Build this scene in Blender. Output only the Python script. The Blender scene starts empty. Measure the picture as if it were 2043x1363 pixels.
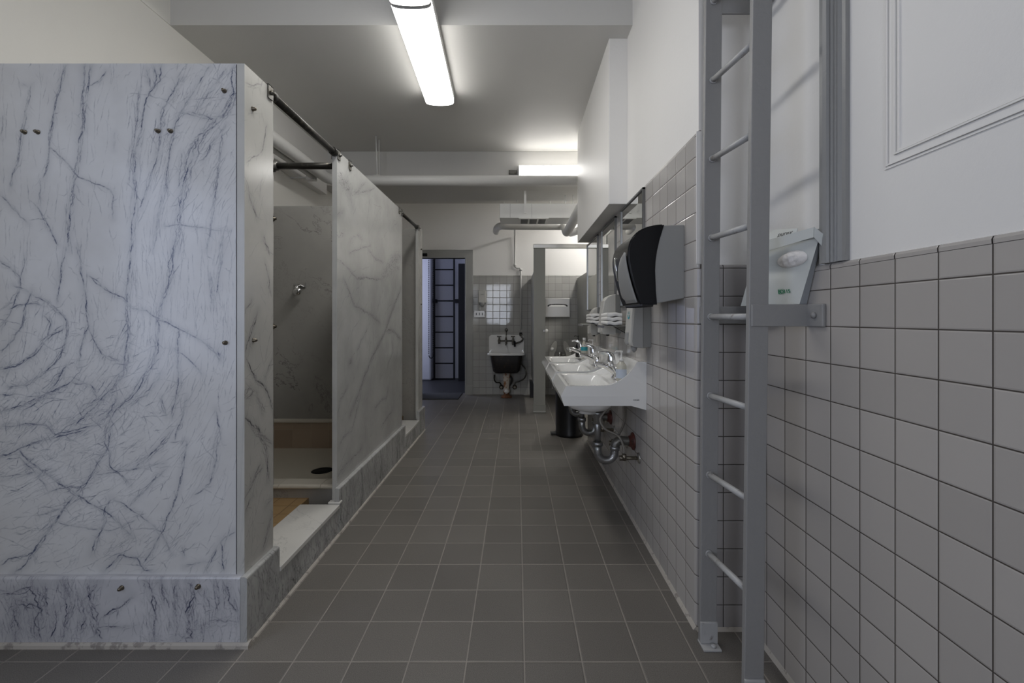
import bpy, bmesh, math, random
import numpy as np
from mathutils import Vector, Matrix
PI = math.pi
rnd = random.Random(7)
SC = bpy.context.scene
COL = SC.collection

# ------------------------------------------------------------------ camera, world, lights, exposure
F = 876.0; VX = 1031.0; VY = 634.0; H = 1.19          # focal length and principal point in pixels, eye height
cam = bpy.data.cameras.new('camera'); co = bpy.data.objects.new('camera', cam); COL.objects.link(co)
co.location = (0, 0, H); co.rotation_euler = (PI/2, 0, 0)
cam.sensor_fit = 'HORIZONTAL'; cam.sensor_width = 36.0; cam.lens = F/2043*36
cam.shift_x = -(VX-1021.5)/2043; cam.shift_y = -(681.5-VY)/2043
cam.clip_start = 0.05; cam.clip_end = 60
SC.camera = co
w = bpy.data.worlds.new('world'); SC.world = w; w.use_nodes = True
w.node_tree.nodes['Background'].inputs[0].default_value = (.55, .68, 1, 1)
w.node_tree.nodes['Background'].inputs[1].default_value = .5
SC.view_settings.view_transform = 'Standard'; SC.view_settings.look = 'None'
SC.view_settings.gamma = 1; SC.view_settings.exposure = 0.0
SC.view_settings.use_curve_mapping = False
SC.cycles.max_bounces = 10; SC.cycles.diffuse_bounces = 6; SC.cycles.glossy_bounces = 4
SC.cycles.caustics_reflective = False; SC.cycles.caustics_refractive = False
SC.cycles.sample_clamp_indirect = 4

def area(name, loc, rot, sx, sy, power, col):
    l = bpy.data.lights.new(name, 'AREA'); l.shape = 'RECTANGLE'; l.size = sx; l.size_y = sy
    l.energy = power; l.color = col
    o = bpy.data.objects.new(name, l); COL.objects.link(o); o.location = loc; o.rotation_euler = rot
    return o
DAY = (.70, .78, 1.0)
area('daylight_left_window', (-2.19, -.02, 1.43), (0, -PI/2, 0), 1.36, 1.7, 16, DAY)       # faces +X
area('daylight_rear_window', (-.70, -3.07, 1.70), (PI/2, 0, 0), .98, 1.6, 40, (.84, .89, 1.0))          # faces +Y
area('daylight_far_room', (-2.9, 7.9, 1.7), (0, -PI/2, 0), 1.8, 1.2, 42, (.70, .76, 1.0))
LAMP = 14

# ------------------------------------------------------------------ materials
def mat(name, col=(.5, .5, .5), rough=.5, metal=0, spec=.5, coat=0, trans=0, emit=None, es=0, ior=1.45):
    m = bpy.data.materials.new(name); m.use_nodes = True
    b = m.node_tree.nodes['Principled BSDF']
    b.inputs['Base Color'].default_value = (*col, 1); b.inputs['Roughness'].default_value = rough
    b.inputs['Metallic'].default_value = metal; b.inputs['Specular IOR Level'].default_value = spec
    b.inputs['Coat Weight'].default_value = coat; b.inputs['Transmission Weight'].default_value = trans
    b.inputs['IOR'].default_value = ior
    if emit: b.inputs['Emission Color'].default_value = (*emit, 1); b.inputs['Emission Strength'].default_value = es
    return m
class NT:
    def __init__(s, m): s.t = m.node_tree; s.n = s.t.nodes; s.bsdf = s.n['Principled BSDF']
    def new(s, kind, **kw):
        x = s.n.new(kind)
        for k, v in kw.items(): setattr(x, k, v)
        return x
    def put(s, sock, v):
        if isinstance(v, bpy.types.NodeSocket): s.t.links.new(v, sock)
        elif v is not None: sock.default_value = v
    def math(s, op, a, b=None, c=None, clamp=False):
        x = s.new('ShaderNodeMath', operation=op, use_clamp=clamp)
        s.put(x.inputs[0], a); s.put(x.inputs[1], b)
        if c is not None: s.put(x.inputs[2], c)
        return x.outputs[0]
    def sep(s, v):
        x = s.new('ShaderNodeSeparateXYZ'); s.put(x.inputs[0], v); return x.outputs
    def comb(s, a, b, c=0.0):
        x = s.new('ShaderNodeCombineXYZ'); s.put(x.inputs[0], a); s.put(x.inputs[1], b); s.put(x.inputs[2], c); return x.outputs[0]
    def noise(s, v, scale=1, detail=4, rough=.5, dist=0):
        x = s.new('ShaderNodeTexNoise'); s.put(x.inputs['Vector'], v); x.inputs['Scale'].default_value = scale
        x.inputs['Detail'].default_value = detail; x.inputs['Roughness'].default_value = rough; x.inputs['Distortion'].default_value = dist
        return x.outputs[0]
    def step(s, v, a, b, x0=0.0, x1=1.0):
        x = s.new('ShaderNodeMapRange', interpolation_type='SMOOTHSTEP'); s.put(x.inputs[0], v)
        s.put(x.inputs[1], a); s.put(x.inputs[2], b); s.put(x.inputs[3], x0); s.put(x.inputs[4], x1)
        return x.outputs[0]
    def mix(s, f, a, b):
        x = s.new('ShaderNodeMix', data_type='RGBA'); s.put(x.inputs[0], f)
        s.put(x.inputs[6], (*a, 1) if isinstance(a, tuple) else a); s.put(x.inputs[7], (*b, 1) if isinstance(b, tuple) else b)
        return x.outputs[2]
    def coord(s): return s.new('ShaderNodeTexCoord').outputs['Object']
    def pos(s): return s.new('ShaderNodeNewGeometry').outputs['Position']
    def col(s, c): s.put(s.bsdf.inputs['Base Color'], c)
    def bump(s, h, dist=.001, strength=1.0):
        x = s.new('ShaderNodeBump'); s.put(x.inputs['Height'], h); x.inputs['Distance'].default_value = dist
        x.inputs['Strength'].default_value = strength
        s.put(s.bsdf.inputs['Normal'], x.outputs[0])

def paint(name, col, rough=.55, bump=.0006, var=.03, scale=6):
    m = mat(name, col, rough, spec=.4); n = NT(m); p = n.pos()
    v = n.noise(p, scale*.3, 3); v2 = n.noise(p, 60, 5, .6)
    n.col(n.mix(v, tuple(c*(1-var) for c in col), tuple(min(1, c*(1+var)) for c in col)))
    n.bump(v2, bump)
    return m

def tile(name, axes, off, pitch, grout_w, col, grout, rough=.12, tilt=.4, var=.06, grain=0, coat=0, spec=.5, bd=.0015):
    """square tiles laid out in metres on two world axes"""
    m = mat(name, col, rough, spec=spec, coat=coat); n = NT(m); p = n.sep(n.pos())
    u = n.math('DIVIDE', n.math('SUBTRACT', p[axes[0]], off[0]), pitch)
    v = n.math('DIVIDE', n.math('SUBTRACT', p[axes[1]], off[1]), pitch)
    fu = n.math('FRACT', u); fv = n.math('FRACT', v)
    du = n.math('SUBTRACT', .5, n.math('ABSOLUTE', n.math('SUBTRACT', fu, .5)))
    dv = n.math('SUBTRACT', .5, n.math('ABSOLUTE', n.math('SUBTRACT', fv, .5)))
    d = n.math('MINIMUM', du, dv); g = grout_w/pitch/2
    mask = n.step(d, g*.7, g*1.3); soft = n.step(d, g*.8, g*3.2)
    cell = n.comb(n.math('FLOOR', u), n.math('FLOOR', v), 0.0)
    wn = n.new('ShaderNodeTexWhiteNoise', noise_dimensions='3D'); n.put(wn.inputs[0], cell)
    r = n.sep(wn.outputs[1])
    tone = n.math('ADD', n.math('MULTIPLY', n.math('SUBTRACT', r[2], .5), var*2), 1.0)
    base = n.new('ShaderNodeVectorMath', operation='SCALE'); base.inputs[0].default_value = col; n.put(base.inputs['Scale'], tone)
    c = base.outputs[0]
    if grain:
        gn = n.noise(n.pos(), 420, 2, .6)
        big = n.noise(n.pos(), 1.7, 3, .6)
        f = n.math('ADD', n.math('MULTIPLY', n.step(gn, .35, .65), grain), n.math('MULTIPLY', big, .25))
        sc = n.new('ShaderNodeVectorMath', operation='SCALE'); n.put(sc.inputs[0], c)
        n.put(sc.inputs['Scale'], n.math('ADD', f, 1-grain/2-.12)); c = sc.outputs[0]
    gr = n.mix(n.noise(n.pos(), 8, 3), tuple(x*.75 for x in grout), tuple(min(1, x*1.2) for x in grout))
    n.col(n.mix(mask, gr, c))
    t = n.math('ADD', n.math('MULTIPLY', n.math('SUBTRACT', fu, .5), n.math('SUBTRACT', r[0], .5)),
               n.math('MULTIPLY', n.math('SUBTRACT', fv, .5), n.math('SUBTRACT', r[1], .5)))
    wav = n.math('MULTIPLY', n.noise(n.pos(), 16, 2), .35*tilt)
    h = n.math('ADD', n.math('ADD', soft, n.math('MULTIPLY', t, tilt)), wav)
    n.bump(h, bd)
    n.put(n.bsdf.inputs['Roughness'], n.step(mask, 0, 1, .8, rough))
    return m

def marble(name, base=(.58, .575, .55), vein=(.13, .13, .14), ang=.5, amount=1.0, scale=1.0, seed=0.0, blotch=0.0, rough=.22, warm=None):
    warm = warm or tuple(x*.86 for x in base)
    m = mat(name, base, rough, spec=.5); n = NT(m); p = n.coord()
    mp = n.new('ShaderNodeMapping'); n.put(mp.inputs[0], p); mp.inputs['Rotation'].default_value = (ang, ang*.6, .2)
    mp.inputs['Location'].default_value = (seed, seed*1.7, seed*.6)
    st = n.new('ShaderNodeVectorMath', operation='MULTIPLY'); n.put(st.inputs[0], mp.outputs[0]); st.inputs[1].default_value = (3*scale, 3*scale, .75*scale)
    def line(vec, sc, wd, det, rg, dist=0):
        q = n.noise(vec, sc, det, rg, dist)
        return n.step(n.math('ABSOLUTE', n.math('SUBTRACT', q, .5)), 0.0, wd, 1.0, 0.0)
    a = line(st.outputs[0], 1.0, .010, 8, .66, .3)
    b = line(st.outputs[0], 2.3, .012, 7, .6, .5)
    c = line(p, 2.2*scale, .007, 9, .65, .6)
    am = n.step(n.noise(mp.outputs[0], 1.3*scale, 2), .45-.12*(amount-1), .62-.08*(amount-1))
    bm = n.step(n.noise(mp.outputs[0], 2.7*scale, 3), .5-.12*(amount-1), .66)
    s = n.math('ADD', n.math('MULTIPLY', a, n.math('MULTIPLY_ADD', am, .75, .2)), n.math('MULTIPLY', n.math('MULTIPLY', b, bm), .55))
    s = n.math('ADD', s, n.math('MULTIPLY', n.math('MULTIPLY', c, bm), .35))
    if blotch:
        bl = n.step(n.noise(st.outputs[0], 1.6, 6, .65), .56, .72)
        s = n.math('ADD', s, n.math('MULTIPLY', bl, blotch))
    s = n.math('MULTIPLY', s, amount, clamp=True)
    cloud = n.noise(mp.outputs[0], 2.2*scale, 5, .6)
    bc = n.mix(n.step(cloud, .3, .72), warm, base)
    n.col(n.mix(n.math('MULTIPLY', s, .85), bc, vein))
    return m

def marble_drawn(name, base=(.62, .62, .62), warm=(.54, .535, .53), vein=(.085, .10, .155), k=.9):
    """slab whose vein strength is stored on the mesh; noise frays it"""
    m = mat(name, base, .2, spec=.5); n = NT(m)
    at = n.new('ShaderNodeAttribute', attribute_name='vein'); s = n.sep(at.outputs['Color']); p = n.coord()
    f = n.noise(p, 120, 5, .7); f2 = n.noise(p, 30, 6, .7)
    v = n.math('MULTIPLY', s[0], n.math('MULTIPLY', n.step(f, .25, .6, .55, 1.15), n.step(f2, .35, .55, .6, 1.1)), clamp=True)
    halo = n.math('MULTIPLY', s[1], .16)
    cl = n.noise(p, 3, 4, .6); cl2 = n.noise(p, 11, 5, .6)
    bc = n.mix(n.step(cl, .3, .7), warm, base)
    bc = n.mix(n.math('MULTIPLY', n.step(cl2, .5, .75), .18), bc, tuple(x*.8 for x in base))
    n.col(n.mix(n.math('ADD', n.math('MULTIPLY', v, k), halo, clamp=True), bc, vein))
    return m

def rusty(name, base, rust, amt=.5, rough=.5, metal=0, scale=25):
    m = mat(name, base, rough, metal); n = NT(m)
    f = n.step(n.noise(n.pos(), scale, 6, .65), .62-amt*.25, .72-amt*.2)
    n.col(n.mix(f, base, rust)); n.bump(n.noise(n.pos(), scale*4, 4), .001)
    return m

M = {}
M['paint'] = paint('white_wall_paint', (.80, .785, .76), .5)
M['paint_warm'] = paint('warm_white_wall_paint', (.73, .715, .67), .5)
M['ceil'] = paint('ceiling_paint', (.60, .59, .565), .6)
M['trimgrey'] = paint('grey_gloss_paint', (.27, .27, .265), .35, .001)
M['doorgrey'] = paint('grey_door_frame_paint', (.34, .34, .325), .4)
M['ladder'] = paint('ladder_grey_paint', (.275, .272, .268), .38, .0015, .03)
M['rung'] = rusty('rung_worn_paint', (.42, .42, .42), (.22, .2, .19), .25, .35)
M['pipe'] = paint('pipe_white_paint', (.60, .595, .575), .4)
ZO = .0 - .0112
M['tile_right'] = tile('wash_wall_tile', (1, 2), (1.672, ZO), .1069, .0032, (.45, .43, .41), (.13, .11, .095), .1, bd=.0009)
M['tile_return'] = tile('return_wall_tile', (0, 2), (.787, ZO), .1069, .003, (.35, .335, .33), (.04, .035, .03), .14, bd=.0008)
M['tile_niche'] = tile('side_wall_tile', (1, 2), (1.2538, ZO), .1069, .003, (.42, .395, .37), (.06, .05, .042), .2, bd=.0008)
M['tile_back'] = tile('back_wall_tile', (0, 2), (-.582, .0036), .1069, .003, (.39, .385, .365), (.17, .16, .15), .05, .6, bd=.0008)
M['floor'] = tile('floor_quarry_tile', (0, 1), (.026, 1.7174), .1997, .0042, (.148, .137, .123), (.29, .265, .235), .42, .25, .10, grain=.55, bd=.0008)
M['cream'] = tile('shower_cream_tile', (0, 2), (-1.85, .115), .15, .002, (.44, .35, .27), (.52, .44, .34), .2, bd=.0004)
M['nosing'] = mat('cream_nosing', (.62, .58, .50), .2)
M['pan'] = paint('shower_pan_enamel', (.62, .58, .49), .3)
M['ochre'] = tile('ochre_floor_tile', (0, 1), (-1.15, 2.5), .10, .003, (.36, .235, .11), (.20, .14, .08), .35, .2)
M['m_end'] = marble_drawn('end_slab_marble')
M['m_side'] = marble_drawn('side_slab_marble', (.52, .52, .505), (.42, .42, .405), (.08, .08, .09), .95)
M['m_pil'] = marble_drawn('pilaster_marble', (.52, .51, .48), (.45, .445, .42), (.08, .08, .09), .95)
M['m_curb2'] = marble_drawn('front_curb_marble', (.58, .58, .60), (.44, .44, .46), (.055, .06, .10), .95)
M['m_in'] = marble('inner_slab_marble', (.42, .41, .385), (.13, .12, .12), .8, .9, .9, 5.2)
M['m_curb'] = marble_drawn('curb_marble', (.50, .50, .49), (.36, .36, .35), (.05, .05, .06), .95)
M['m_sill'] = marble('sill_marble', (.66, .65, .62), (.25, .25, .26), 1.2, .35, .8, 7.7)
M['porc'] = mat('white_porcelain', (.80, .795, .775), .07, spec=.6, coat=.5)
M['chrome'] = mat('chrome', (.75, .75, .75), .07, 1)
M['steel'] = mat('brushed_steel', (.55, .54, .52), .28, 1)
n_ = NT(M['steel']); p_ = n_.sep(n_.pos()); n_.bump(n_.noise(n_.comb(n_.math('MULTIPLY', p_[0], 8), n_.math('MULTIPLY', p_[1], 8), n_.math('MULTIPLY', p_[2], 500)), 1, 2), .0004)
M['alu'] = mat('aluminium_rail', (.70, .69, .66), .3, .9)
M['dark_pipe'] = rusty('dark_bronze_pipe', (.045, .043, .038), (.10, .09, .075), .3, .38, .7)
M['bracket'] = rusty('bracket_metal', (.17, .165, .15), (.09, .08, .06), .4, .4, .7)
M['bolt'] = mat('bolt_metal', (.16, .14, .11), .3, .9)
M['castblack'] = rusty('worn_black_enamel', (.022, .020, .020), (.05, .035, .025), .35, .4)
M['rustpipe'] = rusty('rusty_white_pipe', (.55, .50, .43), (.28, .12, .045), .62, .6, 0, 14)
M['rust'] = rusty('rust', (.13, .055, .025), (.22, .10, .05), .5, .8)
M['redflange'] = rusty('red_flange', (.09, .025, .02), (.05, .02, .015), .4, .4)
M['galv'] = rusty('galvanised_pipe', (.30, .30, .30), (.16, .17, .15), .35, .3, .9)
M['hose'] = mat('braided_hose', (.30, .28, .25), .4, .8)
n_ = NT(M['hose']); n_.bump(n_.noise(n_.pos(), 600, 2), .002)
M['mirror'] = mat('mirror_silver', (.86, .87, .86), .01, 1)
M['smoke'] = mat('smoked_black_plastic', (.005, .005, .006), .25, spec=.25)
M['smoke2'] = mat('black_plastic_side', (.02, .02, .021), .32)
M['gplastic'] = paint('grey_plastic', (.30, .30, .29), .4, .0003)
M['lplastic'] = paint('light_grey_plastic', (.50, .49, .455), .35, .0002)
M['mplastic'] = paint('mid_grey_plastic', (.22, .22, .21), .4, .0002)
M['teal'] = mat('teal_print', (.03, .30, .36), .4)
M['green'] = mat('green_print', (.02, .22, .10), .5)
M['ink'] = mat('grey_ink', (.07, .07, .07), .5)
M['black'] = mat('black_plastic', (.006, .006, .007), .28)
M['blackmatte'] = paint('black_paint', (.004, .004, .006), .75)
M['tissue'] = paint('tissue_paper', (.80, .77, .74), .9, .004, .04)
M['towel'] = paint('folded_towel_paper', (.80, .79, .76), .85, .002, .02)
M['card'] = paint('white_cardboard', (.60, .62, .60), .6, .0004)
M['card_in'] = paint('grey_cardboard_edge', (.33, .35, .37), .7, .0004)
M['partition'] = paint('partition_grey', (.27, .27, .25), .35, .0002)
M['clear'] = mat('clear_plastic', (.85, .86, .85), .06, trans=.85, ior=1.3)
M['liquid'] = mat('pale_soap', (.62, .60, .52), .25, trans=.3)
M['label'] = mat('bottle_label', (.42, .47, .55), .5)
M['whitepl'] = mat('white_plastic', (.70, .69, .67), .3)
M['lens_far'] = mat('lamp_lens_far', (.9, .9, .9), .4, emit=(1.0, .98, .95), es=LAMP*.8)
M['lens_alcove_fill'] = mat('added_fill_lens_alcove', (.9, .9, .9), .4, emit=(1.0, .98, .95), es=LAMP*2.4)  # emission for the added, unseen fill light in the alcove
M['lens'] = mat('lamp_lens', (.9, .9, .9), .4, emit=(1.0, .985, .95), es=LAMP)
M['farwall'] = paint('far_room_wall', (.50, .50, .54), .6)
M['fardark'] = paint('far_room_floor', (.018, .018, .02), .5)
M['mat'] = paint('rubber_mat', (.03, .031, .033), .8, .003)
M['outlet'] = mat('steel_plate', (.30, .29, .27), .3, .8)
M['hole'] = mat('drain_dark', (.006, .006, .006), .8)
M['duct'] = paint('duct_white', (.88, .88, .86), .45)
M['louvre'] = mat('louvre_grey', (.16, .16, .16), .6)
M['caulk'] = rusty('old_caulk', (.42, .39, .35), (.24, .22, .2), .4, .6)
M['seam'] = mat('dark_seam', (.05, .05, .055), .7)
M['frame'] = mat('mirror_frame_steel', (.20, .20, .195), .3, .9)

# ------------------------------------------------------------------ mesh helpers
class MB:
    def __init__(s): s.v = []; s.f = []; s.sm = []
    def add(s, vs, fs, smooth=False):
        b = len(s.v); s.v += [tuple(x) for x in vs]
        for f in fs: s.f.append(tuple(b+i for i in f)); s.sm.append(smooth)
        return s
    def box(s, x0, x1, y0, y1, z0, z1):
        v = [(x, y, z) for x in (x0, x1) for y in (y0, y1) for z in (z0, z1)]
        return s.add(v, [(0, 1, 3, 2), (4, 6, 7, 5), (0, 4, 5, 1), (2, 3, 7, 6), (0, 2, 6, 4), (1, 5, 7, 3)])
    def tube(s, pts, r, n=14, caps=True, smooth=True):
        pts = [Vector(p) for p in pts]; rs = r if isinstance(r, (list, tuple)) else [r]*len(pts)
        vs = []; t0 = None; up = None
        for i, p in enumerate(pts):
            a = pts[max(0, i-1)]; c = pts[min(len(pts)-1, i+1)]; t = (c-a).normalized() if (c-a).length > 1e-9 else t0
            if up is None:
                up = Vector((0, 0, 1)) if abs(t.z) < .9 else Vector((1, 0, 0))
                up = (up-t*up.dot(t)).normalized()
            else:
                up = (up-t*up.dot(t)); up = up.normalized() if up.length > 1e-6 else Vector((1, 0, 0))
            sd = t.cross(up); t0 = t
            for k in range(n):
                a_ = 2*PI*k/n; vs.append(p+(up*math.cos(a_)+sd*math.sin(a_))*rs[i])
        fs = []
        for i in range(len(pts)-1):
            for k in range(n): fs.append((i*n+k, i*n+(k+1) % n, (i+1)*n+(k+1) % n, (i+1)*n+k))
        s.add(vs, fs, smooth)
        if caps:
            b = len(s.v)-len(vs)
            s.f.append(tuple(b+k for k in range(n))[::-1]); s.sm.append(False)
            s.f.append(tuple(b+(len(pts)-1)*n+k for k in range(n))); s.sm.append(False)
        return s
    def lathe(s, c, prof, axis='z', n=28, smooth=True, cap=True):
        """profile [(radius, height)] turned round an axis through c"""
        vs = []
        for r, h in prof:
            for k in range(n):
                a = 2*PI*k/n; x, y = r*math.cos(a), r*math.sin(a)
                d = {'z': (x, y, h), 'x': (h, x, y), 'y': (y, h, x)}[axis]
                vs.append((c[0]+d[0], c[1]+d[1], c[2]+d[2]))
        fs = []
        for i in range(len(prof)-1):
            for k in range(n): fs.append((i*n+k, i*n+(k+1) % n, (i+1)*n+(k+1) % n, (i+1)*n+k))
        b = len(s.v); s.add(vs, fs, smooth)
        if cap:
            s.f.append(tuple(b+k for k in range(n))[::-1]); s.sm.append(False)
            s.f.append(tuple(b+(len(prof)-1)*n+k for k in range(n))); s.sm.append(False)
        return s
    def prism(s, poly, axis, a, b_, smooth=False):
        """closed 2D outline extruded along axis from a to b"""
        def P(u, v, w):
            return {'x': (w, u, v), 'y': (u, w, v), 'z': (u, v, w)}[axis]
        n = len(poly); vs = [P(u, v, a) for u, v in poly]+[P(u, v, b_) for u, v in poly]
        b = len(s.v); s.add(vs, [(i, (i+1) % n, n+(i+1) % n, n+i) for i in range(n)], smooth)
        s.f.append(tuple(b+i for i in range(n))[::-1]); s.sm.append(False)
        s.f.append(tuple(b+n+i for i in range(n))); s.sm.append(False)
        return s
    def grid(s, fn, nu, nv, smooth=True):
        vs = [fn(i/(nu-1), j/(nv-1)) for j in range(nv) for i in range(nu)]
        return s.add(vs, [(j*nu+i, j*nu+i+1, (j+1)*nu+i+1, (j+1)*nu+i) for j in range(nv-1) for i in range(nu-1)], smooth)
    def build(s, name, m, parent=None, bevel=0, seg=2, rot=None, fix=True):
        me = bpy.data.meshes.new(name); me.from_pydata(s.v, [], s.f)
        me.polygons.foreach_set('use_smooth', s.sm)
        if fix:
            bm = bmesh.new(); bm.from_mesh(me); bmesh.ops.recalc_face_normals(bm, faces=bm.faces); bm.to_mesh(me); bm.free()
        me.materials.append(m); o = bpy.data.objects.new(name, me); COL.objects.link(o)
        if parent: o.parent = parent
        if bevel:
            b = o.modifiers.new('bevel', 'BEVEL'); b.width = bevel; b.segments = seg; b.limit_method = 'ANGLE'; b.angle_limit = .6
            b.harden_normals = False
        return o
def box(name, m, x0, x1, y0, y1, z0, z1, parent=None, bevel=0):
    return MB().box(x0, x1, y0, y1, z0, z1).build(name, m, parent, bevel)
def struct(o, label=None):
    o['kind'] = 'structure'
    if label: o['label'] = label
    return o
def tag(o, label, cat, group=None):
    o['label'] = label; o['category'] = cat
    if group: o['group'] = group
    return o
def thing(name, label, cat, loc=(0, 0, 0), group=None):
    o = bpy.data.objects.new(name, None); COL.objects.link(o); o.empty_display_size = .1
    o.location = loc
    return tag(o, label, cat, group)
def pl(o, label): o['label'] = label; return o
def copy_tree(o, parent=None):
    c = o.copy(); COL.objects.link(c)
    if parent: c.parent = parent
    for ch in [x for x in bpy.data.objects if x.parent == o]: copy_tree(ch, c)
    return c
def smooth_path(pts, n=8):
    pts = [Vector(p) for p in pts]; out = []
    P = [pts[0]]+pts+[pts[-1]]
    for i in range(1, len(P)-2):
        for k in range(n):
            t = k/n; a, b, c, d = P[i-1], P[i], P[i+1], P[i+2]
            out.append(.5*((2*b)+(c-a)*t+(2*a-5*b+4*c-d)*t*t+(3*b-a-3*c+d)*t*t*t))
    out.append(pts[-1]); return out
def text_mesh(name, s, size, m, parent, matrix, depth=.0004, shear=0):
    cu = bpy.data.curves.new(name, 'FONT'); cu.body = s; cu.size = size; cu.extrude = depth; cu.align_x = 'CENTER'; cu.shear = shear
    cu.offset = size*.012
    t = bpy.data.objects.new(name, cu); COL.objects.link(t)
    dg = bpy.context.evaluated_depsgraph_get(); me = bpy.data.meshes.new_from_object(t.evaluated_get(dg))
    bpy.data.objects.remove(t); me.transform(matrix); me.materials.clear(); me.materials.append(m)
    o = bpy.data.objects.new(name, me); COL.objects.link(o); o.parent = parent
    return o
def P(px, py, d): return ((px-VX)*d/F, d, H+(VY-py)*d/F)

# ------------------------------------------------------------------ room shell
ZC = 2.96; ZN = 3.5; DB = 6.80; XL = -2.1; XR = .70; XN = .905; X2 = 2.2
struct(box('floor', M['floor'], XL-.12, X2+.1, -3.12, DB+.12, -.1, 0))
struct(box('ceiling', M['ceil'], XL-.12, X2+.1, 2.655, DB+.12, ZC, ZN+.1))
nc = struct(box('ceiling', M['ceil'], XL-.12, X2+.1, -3.12, 2.655, ZN, ZN+.1))
struct(box('trim_1', M['ceil'], XL, X2, 4.67, 5.31, 2.597, ZC, None, .004), 'dropped beam crossing the far ceiling')
# left wall, with a window opening beside the camera
lw = MB()
lw.box(XL-.12, XL, .88, DB, 0, ZN); lw.box(XL-.12, XL, -3.12, -.92, 0, ZN)
lw.box(XL-.12, XL, -.92, .88, 0, .75); lw.box(XL-.12, XL, -.92, .88, 2.11, ZN)
struct(lw.build('wall_left', M['paint_warm']))
wf = MB()
for y0, y1 in ((-.92, -.86), (.82, .88), (-.05, .01)): wf.box(XL-.08, XL-.03, y0, y1, .75, 2.11)
wf.box(XL-.08, XL-.03, -.92, .88, .75, .81); wf.box(XL-.08, XL-.03, -.92, .88, 2.05, 2.11); wf.box(XL-.06, XL-.03, -.92, .88, 1.41, 1.44)
struct(wf.build('window_1', M['paint']))
# rear wall (behind the camera) with a window
rw = MB()
rw.box(XL, -1.2, -3.12, -3, 0, ZN); rw.box(-.2, XN, -3.12, -3, 0, ZN); rw.box(-1.2, -.2, -3.12, -3, 0, .9); rw.box(-1.2, -.2, -3.12, -3, 2.5, ZN)
struct(rw.build('wall_rear', M['paint']))
wf = MB()
for x0, x1 in ((-1.2, -1.15), (-.25, -.2)): wf.box(x0, x1, -3.06, -3.02, .9, 2.5)
wf.box(-1.2, -.2, -3.06, -3.02, .9, .95); wf.box(-1.2, -.2, -3.06, -3.02, 2.45, 2.5); wf.box(-1.2, -.2, -3.06, -3.02, 1.68, 1.72)
struct(wf.build('window_2', M['paint']))
# wash-basin wall
wr = struct(box('wall_right', M['paint'], XR, X2, 1.69, 4.235, 0, ZN))
c_ = MB()
arc = [(.684+.022-.022*math.cos(t), 1.672+.022-.022*math.sin(t)) for t in [i*PI/2/6 for i in range(7)]]
c_.prism([(XR+.002, 4.24), (.684, 4.24)]+arc+[(.896, 1.672), (.896, 1.692), (XR+.002, 1.692)], 'z', 0, 1.376)
pc = c_.build('tile_cladding', M['tile_right'], wr)
struct(pc)
# the return face uses its own layout of the same tile
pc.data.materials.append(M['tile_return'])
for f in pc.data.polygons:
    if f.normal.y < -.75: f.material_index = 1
c_ = MB()
c_.prism([(XR+.002, 4.24), (.684, 4.24)]+[(.684+.022-.022*math.cos(t), 1.672+.022-.022*math.sin(t)) for t in [i*PI/2/6 for i in range(7)]]+[(XR+.012, 1.672), (XR+.012, 1.692)], 'z', 1.376, 1.885)
struct(c_.build('tile_cladding', M['tile_right'], wr))
c_ = MB().prism([(XR+.002, 1.885), (.684, 1.885), (.686, 1.896), (.692, 1.902), (XR+.002, 1.904)], 'y', 1.672, 4.24)
struct(c_.build('tile_cap', M['tile_right'], wr))
struct(box('corner_trim', M['paint'], .6835, .713, 1.6705, 1.6745, 1.394, 1.90, wr, .001))
c_ = MB().prism([(1.692, 1.376), (1.672, 1.376), (1.673, 1.386), (1.679, 1.392), (1.692, 1.394)], 'x', .715, .896)
struct(c_.build('tile_cap', M['tile_return'], wr))
# side wall beside the camera: tile below, fixed panelled door above
wn = struct(box('wall_right_near', M['paint'], XN, XN+.12, -3.12, 1.69, 0, ZN))
struct(box('tile_cladding', M['tile_niche'], .896, XN+.002, -3.0, 1.672, 0, 1.3287, wn))
cp = MB()
y = 1.2538+.1069*3
ys = [1.672]+[1.2538+.1069*k for k in range(3, -40, -1)]
for a, b in zip(ys[:-1], ys[1:]):
    cp.prism([(XN+.002, 1.3297), (.895, 1.3297), (.8945, 1.338), (.8975, 1.344), (XN+.002, 1.3465)], 'y', b+.0012, a-.0012)
struct(cp.build('tile_cap', M['tile_niche'], wn))
# door casing on that wall (fluted, grey)
cas = MB()
y0, y1 = 1.193, 1.276
prof = [(0, 0), (0, .012), (.010, .014), (.016, .022), (.022, .014), (.030, .020), (.038, .012), (.046, .020), (.054, .012), (.060, .022), (.070, .026), (.083, .026), (.083, 0)]
cas.prism([(XN-d, y0+u) for u, d in prof], 'z', 1.3465, ZN-.01)
struct(cas.build('trim_2', M['trimgrey'])); 
struct(box('trim_3', M['paint'], XN-.008, XN+.002, 1.276, 1.286, 1.3465, ZN-.01))
# panel moulding: an L of thin beads
def bead(name, y_a, y_b, z_a, z_b):
    return
mo = MB()
def mold(m_, off, wd, dp):
    yo = 1.078-off; zo = H+.362+off*.85; x = XN-dp
    ot = [(yo, ZN-.05), (yo, zo), (-.6, zo)]; inn = [(yo-wd, ZN-.05), (yo-wd, zo+wd), (-.6, zo+wd)]
    v = [(x, a, b) for a, b in ot]+[(x, a, b) for a, b in inn]+[(XN+.001, a, b) for a, b in ot]+[(XN+.001, a, b) for a, b in inn]
    m_.add(v, [(0, 1, 4, 3), (1, 2, 5, 4), (0, 6, 7, 1), (1, 7, 8, 2), (3, 4, 10, 9), (4, 5, 11, 10), (0, 3, 9, 6), (2, 8, 11, 5)])
for off, wd, dp in ((0, .004, .003), (.008, .004, .006), (.014, .014, .003), (.031, .004, .007), (.038, .005, .004)): mold(mo, off, wd, dp)
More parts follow.
